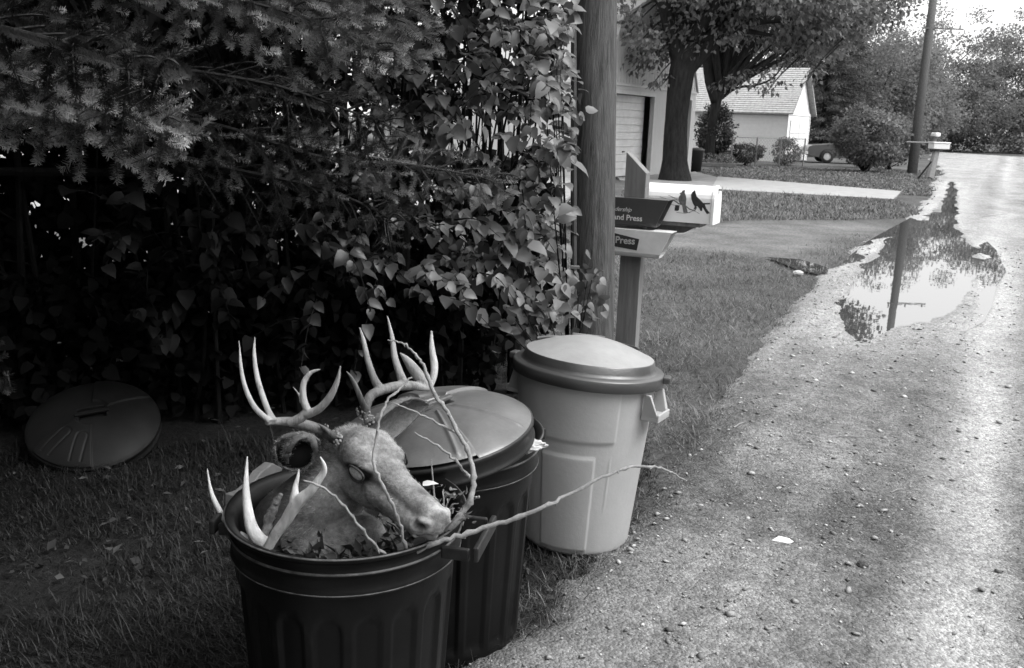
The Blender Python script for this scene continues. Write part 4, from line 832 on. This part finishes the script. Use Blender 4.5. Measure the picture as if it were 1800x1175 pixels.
# antlers
mant=mat('antler',.36,.6,.45,9,.006,90,.3,detail=10,spots=(30,.56,.55),stretch=(1,1,.35),attr='tone'); mantb=mat('antler_burr',.22,.7,.5,60,.006,90)
c1=lambda x,y:(340+x/1.85,540+y/1.85); c7=lambda x,y:(580+x/4.518,540+y/4.518); c8=lambda x,y:(350+x/5.34,780+y/5.34)
def tine(mb,pts,conv,D,rad):
    """pts: traced centre line, D: distance from the camera at each point, rad: radius in photo pixels"""
    n=len(pts); D=np.interp(np.linspace(0,1,n),np.linspace(0,1,len(D)),D); w_=[PK(*conv(*p_),d) for p_,d in zip(pts,D)]
    c=catmull(w_,8); r_=np.interp(np.linspace(0,1,len(c)),np.linspace(0,1,len(rad)),rad)*np.mean(D)*DK/f; mb.tube(c-d0,r_,14)
def antler(name,tl,voxel,par,org_=None,m_a=None):
    mb=MB()
    for t in tl: tine(mb,*t)
    m3,V_,N_=evalmesh(mb,voxel,3,name); L2=V_
    groove=np.zeros(len(V_)); 
    if org_ is not None:
        dist=np.linalg.norm(V_-(np.array(org_)-d0),axis=1); tn=.25+.85*sstep(.03,.26,dist)+.35*(fbm(V_[:,0]*3+V_[:,1]*2+9,V_[:,2]*.6+9,.02,3,5)-.5)
    else: tn=.85+.5*(fbm(V_[:,0]*3+V_[:,1]*2+9,V_[:,2]*.6+9,.02,3,5)-.5)
    a_=m3.attributes.new('tone','FLOAT','POINT'); a_.data.foreach_set('value',np.clip(tn,.1,1.4).astype(np.float32))
    m3.materials.clear(); m3.materials.append(m_a or mant); m3.polygons.foreach_set('use_smooth',np.ones(len(m3.polygons),bool))
    o=bpy.data.objects.new(name,m3); COL.objects.link(o)
    if par: o.parent=par
    return o
A1=[([(478,440),(440,415),(400,395),(330,375),(270,372),(235,378)],c1,[2.08,2.0,1.95],[12,9.5,10,9,7,4]),
    ([(248,372),(195,320),(160,230),(148,107)],c1,[1.95,1.93],[5.5,5.2,4.6,3.5,1.2]),
    ([(262,372),(240,330),(210,240),(198,160),(200,95)],c1,[1.96,1.97],[6.5,5.5,5,3.6,1.2]),
    ([(310,378),(350,360),(378,330)],c1,[1.96,1.95],[8,9,8]),
    ([(375,345),(358,300),(358,250),(380,215),(414,202)],c1,[1.95,1.94],[7,6.5,5.5,4,1.5]),
    ([(370,350),(410,330),(445,290),(468,240),(478,190)],c1,[1.95,1.9],[8,7.5,6.8,4.5,1.3]),
    ([(352,310),(345,288),(322,257)],c1,[1.99,2.03],[4,2.6,1]),
    ([(460,425),(425,395),(402,376)],c1,[2.03,1.99],[6,3,1])]
an1=antler('antler',A1,.0022,dh_,PK(*c1(470,437),2.06))
A2=[([(318,930),(288,850),(290,770),(330,700),(400,665),(480,640),(570,625),(660,625),(740,640),(800,650)],c7,[2.14,2.2,2.3],[10,8,9,8.5,8.5,9,9,8.5,7,4]),
    ([(288,830),(250,740),(205,630),(165,555),(128,508)],c7,[2.15,2.06],[7,5.5,4.5,3,1.2]),
    ([(400,655),(350,570),(300,420),(265,260),(234,158)],c7,[2.2,2.17],[9,7,5.5,4,1.3]),
    ([(590,625),(560,540),(515,400),(495,250),(456,72)],c7,[2.24,2.25],[10,7.5,6,4.5,1.6]),
    ([(795,640),(825,540),(828,450),(810,330),(806,188)],c7,[2.3,2.33],[5,6.5,7,5.5,2]),
    ([(795,640),(740,600),(690,530),(640,460),(600,410),(556,364)],c7,[2.3,2.24],[9,11,11,9,6,1.5])]
an2=antler('antler',A2,.0024,dh_,PK(*c7(318,925),2.15))
for pts,cv,D in (([(478,442),(462,430)],c1,2.06),([(322,935),(305,905)],c7,2.15)):
    a=PK(*cv(*pts[0]),D)-d0; b_=PK(*cv(*pts[1]),D)-d0; bu=MB()
    for i in range(70):
        t=rng.uniform(0,2*PI); ax=unit((b_-a)[None])[0]; p1=unit(np.cross(ax,[0,0,1.])[None])[0]; p2=np.cross(ax,p1); q1=rng.random()**1.6; bu.sphere(a+ax*(.002+.055*q1)+(p1*math.cos(t)+p2*math.sin(t))*(.0165-.003*q1),rng.uniform(.0022,.0048)*(1-.4*q1),8,6)
    bu.build('antler_burr',mantb,dh_,smooth=True)
# shield board the mount is fixed to
bd=[(320,485),(415,452),(500,380),(580,270),(700,185),(790,230),(820,420),(760,700),(640,980),(380,960),(318,780)]
Db=2.42
pw=[P(*c8(*q_),Db+ .0004*(q_[0]-300))-d0 for q_ in bd]; nb=unit(np.cross(pw[2]-pw[0],pw[8]-pw[0])[None])[0]; nb=nb if nb@CF>0 else -nb
pc0=np.mean(pw,0); pw=[q_-nb*((q_-pc0)@nb) for q_ in pw]; k_=len(pw)
MB().add([q_ for q_ in pw]+[q_+nb*.02-CR*.008+CU*.004 for q_ in pw],[tuple(range(k_))[::-1],tuple(range(k_,2*k_))]+[(i,(i+1)%k_,k_+(i+1)%k_,k_+i) for i in range(k_)]).build('shield_board',mat('varnished_board',.12,.45,.3,12,.002,20,.4,stretch=(1,1,.2)),dh_,bevel=.003)

# loose antler rack in front of the mount
rk=empty('antler_rack',P(480,960,1.93),0,'loose pair of bleached antlers standing upright inside the can, left of the deer neck','antlers')
B1_=[([(345,835),(250,720),(170,590),(110,440),(75,233)],c8,[2.08,2.1],[6,6,5,3.6,1.3]),
    ([(640,960),(560,900),(490,780),(455,600),(440,400),(452,118)],c8,[2.04,2.06,2.08],[14,13,11,8.5,6,1.4]),
    ([(640,990),(720,850),(810,730),(890,600),(960,520),(1040,450),(1110,360),(1168,270),(1172,200),(1135,122)],c8,[2.02,1.97,1.93],[9,10,10.5,12,11,9,7.5,6,4,1.4]),
    ([(880,620),(895,500),(905,400),(925,320),(940,232)],c8,[1.985,1.98],[9,8,5,3.4,1.3]),
    ([(345,835),(440,900),(560,985),(650,1000)],c8,[2.08,2.06,2.04],[6,9,12,12])]
d0_save=d0; d0=np.array(rk.location)
antler('antler',B1_,.0022,rk,None,mat('bleached_antler',.75,.6,.4,9,.003,120,.3,detail=10,spots=(30,.58,.6),stretch=(1,1,.45),attr='tone')); 
bo=MB(); pts=[(600,870),(650,740),(690,610),(740,520),(775,470)]
w_=[P(*c8(*q_),2.2)-d0 for q_ in pts]; c=catmull(w_,5); bo.tube(c,np.interp(np.linspace(0,1,len(c)),[0,.5,1],[.010,.012,.004]),9,jit=.35); bo.build('skull_plate',mat('old_bone',.16,.8,.5,60,.004,80),rk,smooth=True)
d0=d0_save

# ================================================= STICKS AND DEBRIS IN THE CAN
mst=mat('stick_bark',.26,.8,.35,60,.0015,120,stretch=(1,1,1)); c5=lambda x,y:(640+x/3.264,640+y/3.264); c3=lambda x,y:(860+x/2.555,540+y/2.555)
def stick(segs,label,foot):
    o0=P(*foot); e=MB()
    for pts,D,rad in segs:
        n=len(pts); D=np.interp(np.linspace(0,1,n),np.linspace(0,1,len(D)),D); w_=[P(*p_,d)-o0 for p_,d in zip(pts,D)]; c=catmull(w_,6); r_=np.interp(np.linspace(0,1,len(c)),np.linspace(0,1,len(rad)),rad)*np.mean(D)/f
        for i in range(3,len(r_)-2,7): r_[i]*=1.35
        c=c+rng.normal(0,.0013,c.shape); e.tube(c,r_,8)
        for i in range(5,len(c)-3,9): e.tube([c[i],c[i]+rdir(1)[0]*.010],[r_[i]*.7,r_[i]*.3],5)
    o=e.build('dead_branch',mst,smooth=True); o.location=tuple(o0); tag(o,label,'branch','bare sticks in the front can'); return o
stick([([c5(-30,1130),c5(120,1110),c5(260,1085),c5(400,1030),c5(600,970),c5(850,890),c5(1030,820),c3(320,860),c3(540,752),c3(640,722),c3(740,718),c3(820,745),c3(886,784)],[2.06,2.03,2.03,2.1,2.2],[4.5,5,4.5,4,3.2,2.6,2.2,1.2])],'long bare stick reaching right past the pale can toward the gravel',(705,985,2.03))
stick([([c5(250,1120),c5(420,1005),c5(540,880),c5(610,775),c5(628,650),c5(598,510),c5(540,400),c5(480,270),c5(405,180),c7(750,480),c7(680,380),c7(600,300),c7(530,275),c7(458,262)],[2.1,2.1,2.15,2.2,2.2],[6,6,5,4,3.4,3.6,2.4,1.6,1.1]),
 ([c5(618,668),c5(560,600),c5(500,530),c5(420,470),c5(288,392)],[2.15,2.1],[3,2.6,2,1.2]),([c5(538,400),c5(430,345),c5(300,280),c5(155,225)],[2.17,2.1],[2.2,1.8,1]),([c5(612,762),c5(640,768),c5(662,764)],[2.12,2.1],[3,1.6])],'forked twiggy stick arching up before the askew lid',(720,980,1.95))
stick([([c5(248,1105),c5(215,960),c5(170,830),c5(100,680),c5(52,560),c5(72,430),c5(98,290),c5(140,200),c5(205,145),c5(270,78)],[2.03,1.90,1.93,1.98],[3.4,3,2.8,2.6,2.2,2,1.5])],'thin stick crossing the face of the deer head',(716,980,1.8))
stick([([c1(358,562),c1(440,600),c1(500,660),c1(560,740),c1(610,795),c1(665,822)],[1.9,2.04],[1.6,2.2,2.6,3])],'short thin stick leaning across the deer neck',(690,985,1.82))
def debris():
    n=900; a=rng.uniform(0,2*PI,n); r_=.205*np.sqrt(rng.random(n)); x=-.386+r_*np.cos(a); y=2.06+r_*np.sin(a); z=.52+.07*fbm(x,y,.08,2,6)+.08*np.clip((x+.30)/.2,0,1)*rng.random(n)
    X,Y,Z=frames(unit(rdir(n)+np.array([0,0,.6])),rdir(n)); X=X*rng.uniform(.25,1,n)[:,None]
    Vv,Ff=instance(SMALL,SMALL_F,np.stack([x,y,z],1),X,Y,Z,rng.uniform(.02,.06,n)); o=tag(big('yard_waste',Vv,Ff,leafmat('wilted_leaf',.06,.7,trans=.1),tone=tones(n,5,.5)),'wilted leaves and weeds filling the can round the deer neck','yard waste',kind='stuff')
    # soil body beneath
    dd=MB().lathe([(.0,.50),(.12,.505),(.225,.49),(.20,.3),(0,.3)],40); dd.v=[(v[0]-.386,v[1]+2.06,v[2]) for v in dd.v]; s_=dd.build('packed_waste',mat('packed_waste',.05,.95,.5,30,.01,40)); s_.parent=o
debris()
# dried weed clump by the muzzle
wc=P(775,905,2.08); we=empty('dried_weed',wc,0,'dried weed stalks with curled leaves beside the deer muzzle','weed'); sb=MB()
ends=[c5(450,730),c5(500,760),c5(540,800),c5(560,850),c5(390,800),c5(300,740),c5(470,900),c5(520,830),c5(385,548)]
for i,q_ in enumerate(ends): 
    t_=P(*q_,2.08+rng.uniform(-.03,.04))-wc; sb.tube(catmull([np.array([rng.normal(0,.01),0,-.05]),t_*.5+rng.normal(0,.008,3),t_],4),np.linspace(.0028,.0012,9),5)
sb.build('stalk',mst,we)
n=70; pos=np.array([P(*ends[i%7],2.08)-wc for i in range(n)])+rng.normal(0,.014,(n,3)); X,Y,Z=frames(rdir(n),rdir(n)); X=X*.6; Vv,Ff=instance(LILAC,LILAC_F,pos,X*.6,Y,Z,rng.uniform(.010,.026,n)); big('curled_leaf',Vv,Ff,leafmat('curled_leaf',.16,.7,trans=.2),we,tone=tones(n,10,.5))['kind']='stuff'
pos=np.array([P(*c5(335,694),2.03)-wc]); X,Y,Z=frames(np.array([-CF+CU]),np.array([CR*1+CU*.15])); Vv,Ff=instance(LILAC,LILAC_F,pos,X*.5,Y,Z,np.array([.036])); big('pale_leaf',Vv,Ff,leafmat('pale_dry_leaf',.6,.6,trans=.1),we,tone=np.ones(10))

# ================================================= LITTER ON THE ROAD
pp=G(1377,953,.03); p_=[(-.045,.012,.0),(-.01,.03,.012),(.03,.018,.008),(.048,-.012,.0),(.01,-.018,.004)]
pm=MB().add([np.array(q_) for q_ in p_]+[np.array(q_)-np.array([0,0,.002]) for q_ in p_],[(0,4,1),(1,4,2),(2,4,3),(5,6,9),(6,7,9),(7,8,9),(0,5,9,4),(4,9,8,3),(3,8,7,2),(2,7,6,1),(1,6,5,0)]); o=pm.build('paper_scrap',mat('paper',.8,.8)); o.location=tuple(pp); o.scale=(.95,.95,.95); tag(o,'white torn paper scrap lying on the gravel road','paper')
rp=G(1516,993,.035); o=MB().sphere((0,0,0),(.022,.018,.014),14,10); vv=np.array(o.v); vv*=1+.18*(rng.random((len(vv),1))-.5); o.v=[tuple(x) for x in vv]; o=o.build('dark_rock',mat('dark_rock',.07,.8,.5,60,.003)); o.location=tuple(rp); tag(o,'dark fist-sized rock alone on the gravel','rock')
rp=G(1403,481,.02); o=MB().sphere((0,0,0),(.06,.045,.035),14,10); vv=np.array(o.v); vv*=1+.2*(rng.random((len(vv),1))-.5); o.v=[tuple(x) for x in vv]; o=o.build('pale_rock',mat('pale_rock',.5,.8,.2,30,.003)); o.location=tuple(rp); tag(o,'pale rounded rock at the grass edge by the small puddle','rock')
for (a,b_,lab) in (((1452,769),(1516,768),'thin straw-like twig lying across the road middle'),((1727,382),(1765,377),'twig on the gravel right of the puddle'),((1566,866),(1588,860),'short dark twig on the gravel right of the worn wheel track'),((1730,1110),(1734,1092),'pale short twig near the lower right picture corner'),((1290,752),(1310,742),'pale twig near the grass edge')):
    A_=G(*a,.036); B_=G(*b_,.036); o=MB().tube([A_-A_,(B_-A_)*.5+np.array([0,0,.006]),B_-A_],[.004,.0035,.002],6).build('twig',mst); o.location=tuple(A_); tag(o,lab,'twig','twigs on the road')

# ================================================= HEDGE OF LILAC
def hedge_y(x): return 4.95+.36*x
def lilac(name,x0,x1,zr,nshoot,label,seed,dens=None,front=.45,lsize=.082):
    r=np.random.default_rng(seed); bx=(x0+x1)/2; by=hedge_y(bx)+.2; e=empty(name,(bx,by,0),0,label,'shrub','lilac shrubs of the hedge'); o0=np.array([bx,by,0]); st=MB(); LP=[];LD=[];LN=[]; SZ=[]
    for i in range(nshoot):
        for _ in range(40):
            x=r.uniform(x0,x1); z=r.uniform(*zr)
            if dens is None or r.random()<dens(x,z): break
        dep=r.uniform(-front,.45); y=hedge_y(x)+dep
        d=unit(np.array([[r.normal(0,.5)+.15,-abs(r.normal(.5,.4))-.1,r.normal(-.05,.45)]]))[0]; L_=r.uniform(.18,.42); p0=np.array([x,y,z]); p1=p0+d*L_*.5+np.array([0,0,.02]); p2=p0+d*L_+np.array([0,0,-.05])
        c=catmull([p0,p1,p2],5); u9=(lambda d9:cx+f*(d9@CR)/(d9@CF))(p2-CC)
        if u9<995: st.tube(c-o0,np.linspace(.004,.0015,len(c)),4)
        nl=r.integers(6,12); sd_=unit(np.cross(d,[0,0,1.])[None])[0]
        for j in range(nl):
            t=(j//2+.7)/(nl/2+.5); q_=c[int(t*(len(c)-1))] ; s_=1 if j%2 else -1
            di=d*.45+sd_*s_*r.uniform(.4,1.)+np.array([0,0,r.normal(-.45,.3)]); nn=np.array([0,0,1.])*.9+np.array([0,-1,0])*r.uniform(.1,.9)+r.normal(0,.35,3)
            u_,v_=(lambda d9:(cx+f*(d9@CR)/(d9@CF),cy-f*(d9@CU)/(d9@CF)))(q_-CC)
            if u_>(1008 if v_<400 else 1040): continue
            LP.append(q_+r.normal(0,.008,3)); LD.append(di); LN.append(nn); SZ.append(lsize*r.choice([.5,.75,.95,1.15],p=[.2,.3,.3,.2])*r.uniform(.85,1.15))
    n=len(LP); X,Y,Z=frames(unit(np.array(LN)),np.array(LD)); cur=rng.uniform(.7,1.15,n)[:,None]
    Vv,Ff=instance(LILAC,LILAC_F,np.array(LP)-o0,X*cur,Y,Z,np.array(SZ)); 
    # woody stems
    for i in range(int((x1-x0)*4)+2):
        x=r.uniform(x0,x1); y=hedge_y(x)+r.uniform(.05,.6); top=np.array([x+r.normal(0,.12),y+r.normal(0,.1),r.uniform(1.9,3.2)])
        st.tube(catmull([np.array([x,y,-.03])-o0,np.array([x+r.normal(0,.05),y,.8])-o0,top-o0],5),np.linspace(r.uniform(.010,.02),.005,11),6)
        for _ in range(5):
            z=r.uniform(.3,2); st.tube([np.array([x,y,z])-o0,np.array([x+r.normal(0,.22),y+r.normal(0,.15),z+r.uniform(.1,.5)])-o0],[.006,.002],4)
    st.build('stem',mbarkd,e); big('foliage',Vv,Ff,mlil if x1>-.9 else leafmat('shaded_lilac_leaf',.025,.6,spec=.2),e,tone=tones(n,10,.25)*np.repeat(np.clip(.22+.78*sstep(-.95,.05,np.array(LP)[:,0]),.2,1),10)); return e  # leaf tone darkens leftward, shade painted into the hedge leaves
def PXZ(x,z):   # picture position of a hedge point
    d=np.array([x,hedge_y(x)-.15,z])-CC; return cx+f*(d@CR)/(d@CF),cy-f*(d@CU)/(d@CF)
def dens(x,z):
    u,v=PXZ(x,z)
    r_=1. if u>560 else .55
    if 215<v<300 and 470<u<930: r_*=.22            # window through the hedge
    if 300<v<420 and 560<u<640: r_*=.4
    if v>640: r_*=.35
    if u>1012 and v<450: r_*=.02
    if u>950 and 290<v<440: r_*=.3
    return r_
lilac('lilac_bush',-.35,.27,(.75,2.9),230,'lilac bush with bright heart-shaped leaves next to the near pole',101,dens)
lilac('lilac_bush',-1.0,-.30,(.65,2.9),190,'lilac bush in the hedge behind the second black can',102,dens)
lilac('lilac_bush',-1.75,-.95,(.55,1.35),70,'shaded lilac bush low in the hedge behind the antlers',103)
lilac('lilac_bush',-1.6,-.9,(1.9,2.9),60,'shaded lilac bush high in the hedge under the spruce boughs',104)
# small sprig before the pole and side
def sprig(pts,label,n,spread,D):
    o0=G(1000,640); e=empty('lilac_shoot',o0,0,label,'shrub','lilac shoots reaching past the hedge'); st=MB(); LP=[]
    for (x,y) in pts: st.tube(catmull([np.array([0,0,0]),P((x+1000)/2,(y+640)/2+20,D)-o0,P(x,y,D)-o0],5),np.linspace(.006,.002,11),5)
    k_=rng.integers(0,len(pts),n); pos=np.array([P(*pts[i],D) for i in k_])+rng.normal(0,spread,(n,3))-o0
    X,Y,Z=frames(unit(rdir(n)*.5+np.array([.1,-.5,1])),unit(rdir(n)*.7+np.array([.25,-.2,-.5]))); Vv,Ff=instance(LILAC,LILAC_F,pos,X,Y,Z,rng.uniform(.05,.085,n)); st.build('stem',mbarkd,e); big('foliage',Vv,Ff,mlil,e,tone=tones(n,10,.2))
sprig([(1035,480),(1020,500),(1045,470),(1030,530),(1045,545),(1010,545),(1000,520)],'leafy lilac shoot reaching in front of the near pole',44,.045,5.0)
sprig([(960,530),(920,545),(890,540),(940,570),(985,575),(900,590),(930,520)],'low bright lilac shoots right behind the pale can lid',90,.07,4.7)
sprig([(975,160),(990,195),(990,235),(960,200),(985,110),(965,60),(975,20)],'high lilac shoots brushing the left side of the near pole',70,.055,4.95)

# inner thicket and rail fence behind the lilacs (dark tangle of stems)
th=empty('thicket',(-2.4,5.6,0),0,'dark tangle of upright saplings filling the hedge on the left','thicket'); th['kind']='stuff'; st=MB(); o0=np.array([-2.4,5.6,0])
for i in range(150):
    x=rng.uniform(-5.2,.1); y=5.0+.36*x+rng.uniform(.3,1.6); lean=rng.normal(0,.16); hh=rng.uniform(2,3.6); r_=rng.uniform(.006,.028)
    st.tube(catmull([np.array([x,y,-.02])-o0,np.array([x+lean*.4,y,hh*.4])-o0,np.array([x+lean,y+rng.normal(0,.1),hh])-o0],4),np.linspace(r_,r_*.4,9),5)
    for _ in range(4):
        z=rng.uniform(.4,2.2); st.tube([np.array([x+lean*.3,y,z])-o0,np.array([x+rng.normal(0,.25),y+rng.normal(0,.2),z+rng.uniform(.1,.6)])-o0],[.005,.0015],4)
st.build('saplings',mbarkd,th)
n=40000; x=rng.uniform(-7.5,.25,n); y=5.0+.36*x+rng.uniform(.35,1.9,n); z=rng.uniform(0,1,n); z=np.where(rng.random(n)<.52,.05+1.30*z**.8,1.62+2.1*z)
fx=sstep(-.7,-2.0,x); keepm=(rng.random(n)<.62+.38*fx); z=np.where((rng.random(n)<.45*fx),rng.uniform(.8,2.2,n),z); x,y,z=x[keepm],y[keepm],z[keepm]; n=len(x)
m9=16000; x9=rng.uniform(-6,-.1,m9); x=np.concatenate([x,x9]); y=np.concatenate([y,5.0+.36*x9+rng.uniform(.05,1.2,m9)]); z=np.concatenate([z,.02+.75*rng.random(m9)**.8]); n=len(x)
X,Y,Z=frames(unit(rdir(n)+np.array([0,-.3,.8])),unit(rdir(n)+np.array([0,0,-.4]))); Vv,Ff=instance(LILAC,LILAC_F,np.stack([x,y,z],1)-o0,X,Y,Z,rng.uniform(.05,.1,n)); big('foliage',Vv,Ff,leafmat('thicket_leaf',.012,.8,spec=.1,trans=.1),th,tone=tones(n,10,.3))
rf=empty('rail_fence',(0,0,0),0,'old fence rail on posts running through the hedge','fence'); 
fz=[np.array([x,5.25+.36*x,0]) for x in (-4.6,-2.6,-.62,.02)]
for q_ in fz: MB().tube([q_+np.array([0,0,-.05]),q_+np.array([0,0,1.35])],.04,8).build('post',mbarkd,rf)
for zz in (1.27,): MB().tube([q_+np.array([0,-.05,zz]) for q_ in fz],.022,6).build('rail',mbarkd,rf)

# ================================================= NEAR SPRUCE
SP=np.array([-3.2,4.3,0.]); spr=empty('near_spruce',SP,0,'large spruce overhanging the cans, its needle boughs hanging into the upper left','tree')
MB().tube([(0,0,-.1),(0,0,1),(.02,0,4),(0,0,9)],[.22,.19,.15,.05],16).build('trunk',mbarkd,spr,smooth=True)
mneed=leafmat('spruce_needle',.05,.5,spec=.4,trans=.05); mneedn=leafmat('lit_spruce_needle',.36,.5,spec=.5,trans=.05)  # paler needles carry painted light for the bright sprays
def spruce_bough(name,path,length,width,droop,mneedle,seed,perM=1000,nl=.018,updir=None,nside=20,tw=.0017,tipbright=True,rmain=.012):
    updir=unit((-CF*.75+CU*.55)[None])[0]; nside=max(7,int(nside*.75)); r=np.random.default_rng(seed); c=catmull(path,10); st=MB(); st.tube(c-SP,np.linspace(rmain,.003,len(c)),6)
    T=np.gradient(c,axis=0); T=unit(T); segs=[]   # (start,end,toneflag)
    tot=len(c)
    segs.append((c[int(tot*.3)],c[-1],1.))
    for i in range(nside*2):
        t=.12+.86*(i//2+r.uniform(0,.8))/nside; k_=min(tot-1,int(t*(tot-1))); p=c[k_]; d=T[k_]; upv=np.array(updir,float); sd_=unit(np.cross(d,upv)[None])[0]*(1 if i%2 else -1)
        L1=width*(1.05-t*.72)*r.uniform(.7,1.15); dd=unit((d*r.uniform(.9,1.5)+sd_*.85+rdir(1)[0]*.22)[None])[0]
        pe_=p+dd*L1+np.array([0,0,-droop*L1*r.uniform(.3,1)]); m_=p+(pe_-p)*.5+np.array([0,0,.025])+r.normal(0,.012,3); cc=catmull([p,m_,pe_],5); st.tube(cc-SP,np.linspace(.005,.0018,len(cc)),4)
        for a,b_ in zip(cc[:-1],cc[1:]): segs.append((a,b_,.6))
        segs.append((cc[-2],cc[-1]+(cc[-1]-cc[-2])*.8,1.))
        n2=int(L1/.050)
        for j in range(n2):
            u=(j+1)/(n2+.5); q_=cc[int(u*(len(cc)-1))]; L2=r.uniform(.06,.13)*(1.1-u*.4); s2=unit(np.cross(dd,upv)[None])[0]*(1 if j%2 else -1); d2=unit((dd*.8+s2*.8+np.array([0,0,r.normal(-.05,.15)]))[None])[0]
            e_=q_+d2*L2; segs.append((q_,e_,1. if u>.35 else .7)); st.tube([q_-SP,e_-SP],[.0016,.001],4,False)
    a=np.array([s_[0] for s_ in segs]); b_=np.array([s_[1] for s_ in segs]); tn=np.array([s_[2] for s_ in segs]); Ls=np.linalg.norm(b_-a,axis=1); cnt=np.maximum(3,(Ls*1.9*perM*r.uniform(.8,1.2,len(Ls))).astype(int)); k_=np.repeat(np.arange(len(a)),cnt); n=len(k_)
    u=r.random(n); ax=unit(b_-a)[k_]; per=unit(np.cross(ax,rdir(n))); per=unit(per+np.array([0,0,.35])); pos=a[k_]+(b_-a)[k_]*u[:,None]-SP
    di=unit(ax*.6+per*.9); X,Y,Z=frames(per,di); ln=nl*r.uniform(.7,1.2,n)*(1-.35*(u>.9)); X=X*(tw/ln)[:,None]
    Tn=np.array([(-.5,0,0),(.5,0,0),(.45,.8,.05),(0,1,.12),(-.45,.8,.05)]); Vv,Ff=instance(Tn,[[(0,1,2,4)],[(4,2,3)]],pos,X,Y,Z,ln)
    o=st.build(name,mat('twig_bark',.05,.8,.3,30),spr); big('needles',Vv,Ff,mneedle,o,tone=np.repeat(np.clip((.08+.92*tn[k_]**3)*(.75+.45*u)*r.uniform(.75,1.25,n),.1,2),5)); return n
tot=0
def bpath(pts,D): return [P(x,y,d) for (x,y),d in zip(pts,np.linspace(D[0],D[1],len(pts)))]
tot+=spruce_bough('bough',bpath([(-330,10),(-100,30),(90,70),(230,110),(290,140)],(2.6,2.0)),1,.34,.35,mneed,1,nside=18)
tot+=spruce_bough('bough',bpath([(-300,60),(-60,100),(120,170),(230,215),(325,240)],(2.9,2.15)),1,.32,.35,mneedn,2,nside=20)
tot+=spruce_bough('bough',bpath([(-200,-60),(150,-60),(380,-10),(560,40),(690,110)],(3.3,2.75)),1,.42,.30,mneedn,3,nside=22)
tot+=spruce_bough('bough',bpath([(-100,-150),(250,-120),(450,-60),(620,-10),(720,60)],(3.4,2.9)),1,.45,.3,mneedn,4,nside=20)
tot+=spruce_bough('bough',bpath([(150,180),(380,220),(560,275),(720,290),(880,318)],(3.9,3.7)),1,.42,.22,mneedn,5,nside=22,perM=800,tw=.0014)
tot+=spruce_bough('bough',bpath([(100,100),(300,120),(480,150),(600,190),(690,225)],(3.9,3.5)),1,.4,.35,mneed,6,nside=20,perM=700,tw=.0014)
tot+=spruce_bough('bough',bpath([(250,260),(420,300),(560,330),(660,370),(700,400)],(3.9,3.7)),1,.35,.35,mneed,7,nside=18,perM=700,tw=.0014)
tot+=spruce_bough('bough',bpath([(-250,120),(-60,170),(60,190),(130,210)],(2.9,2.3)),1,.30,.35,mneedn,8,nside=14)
tot+=spruce_bough('bough',bpath([(-120,600),(-60,640),(-20,670),(14,690)],(2.9,2.6)),1,.1,.3,mneed,18,nside=8)
print('needles',tot)
# the rest of the crown: layered boughs overhead
cs=[]
for z in np.arange(1.3,9,.33):
    R_=4.6*(1-(z-1)/9.5)
    for a in rng.uniform(0,2*PI,44):
        for s_ in np.linspace(.12,1,9):
            p_=np.array([math.cos(a)*R_*s_,math.sin(a)*R_*s_,z-.16*R_*s_])
            w_=p_+SP; dcam=w_-CC; dz=dcam@CF
            if dz>.2:
                u=cx+f*(dcam@CR)/dz; v=cy-f*(dcam@CU)/dz
                mg_=.75*f/dz; inview=(-mg_<u<1800+mg_)and(-mg_<v<1175+mg_)
                if inview and (dz<3.7 or u>420 or v>150): continue
            if np.linalg.norm(dcam)<1.1: continue
            cs.append(p_)
cs=np.array(cs); foliage('crown',cs,34,.3,.13,leafmat('spruce_mass',.03,.8,spec=.1,trans=0),spr,np.array([(-.13,0,0),(.13,0,0),(.02,1,0),(-.02,1,0)]),[[(0,1,2,3)]],squash=.4,droop=.2)
print('crown clumps',len(cs),'objects',len(sc.objects))

# an added, unseen evergreen left of the viewer, outside the picture, that keeps the hedge foot in deep shade
e=empty('added_shade_spruce',(-3.6,-.9,0),0,'unseen spruce added left of the viewer to shade the hedge foot','tree'); MB().tube([(0,0,0),(0,0,9)],[.2,.05],10).build('trunk',mbarkd,e)
cs=[]
for z in np.arange(.4,9,.4):
    R_=4.2*(1-z/11)
    for a in rng.uniform(0,2*PI,26):
        for s_ in np.linspace(.2,1,8):
            q_=(math.cos(a)*R_*s_,math.sin(a)*R_*s_,z-.1*R_*s_); wx=q_[0]-3.6; wy=q_[1]-.9
            if math.hypot(wx,wy)<1.6 and q_[2]<2.7: continue
            if wy>.2 and (wx>-1.5 or wy>1.2) and q_[2]<2.6: continue
            cs.append(q_)
foliage('crown',np.array(cs),22,.32,.17,MATS['spruce_mass'],e,np.array([(-.15,0,0),(.15,0,0),(.04,1,0),(-.04,1,0)]),[[(0,1,2,3)]],squash=.4,droop=.2)

for i,(b_,r_,zc,lab) in enumerate([((13,-5,0),(5,5,4),6.5,'unseen broad tree added across the road for shade, behind the viewer on the right'),((16,5,0),(5,5,4),6.5,'unseen broad tree added across the road for shade, right of the view'),((24,17,0),(5,5,4),6,'street tree across the road, farther along on the right'),((3,-11,0),(6,5,4.5),6.5,'unseen broad tree added behind the viewer to dim the front light')]):  # unseen trees added to block low sky light from right and behind
    tree('added_shade_tree',b_,[([(0,0,0),(.1,0,zc*.3),(0,0,zc*.6)],[.3,.24,.18],8)],[((0,0,zc),r_,160),((0,0,zc*.5),(r_[0]*.85,r_[1],zc*.42),70)],lab,group='unseen trees added for shade',m=mleaf,leaf=.5,per=30,crad=1.2,seed=300+i*7)
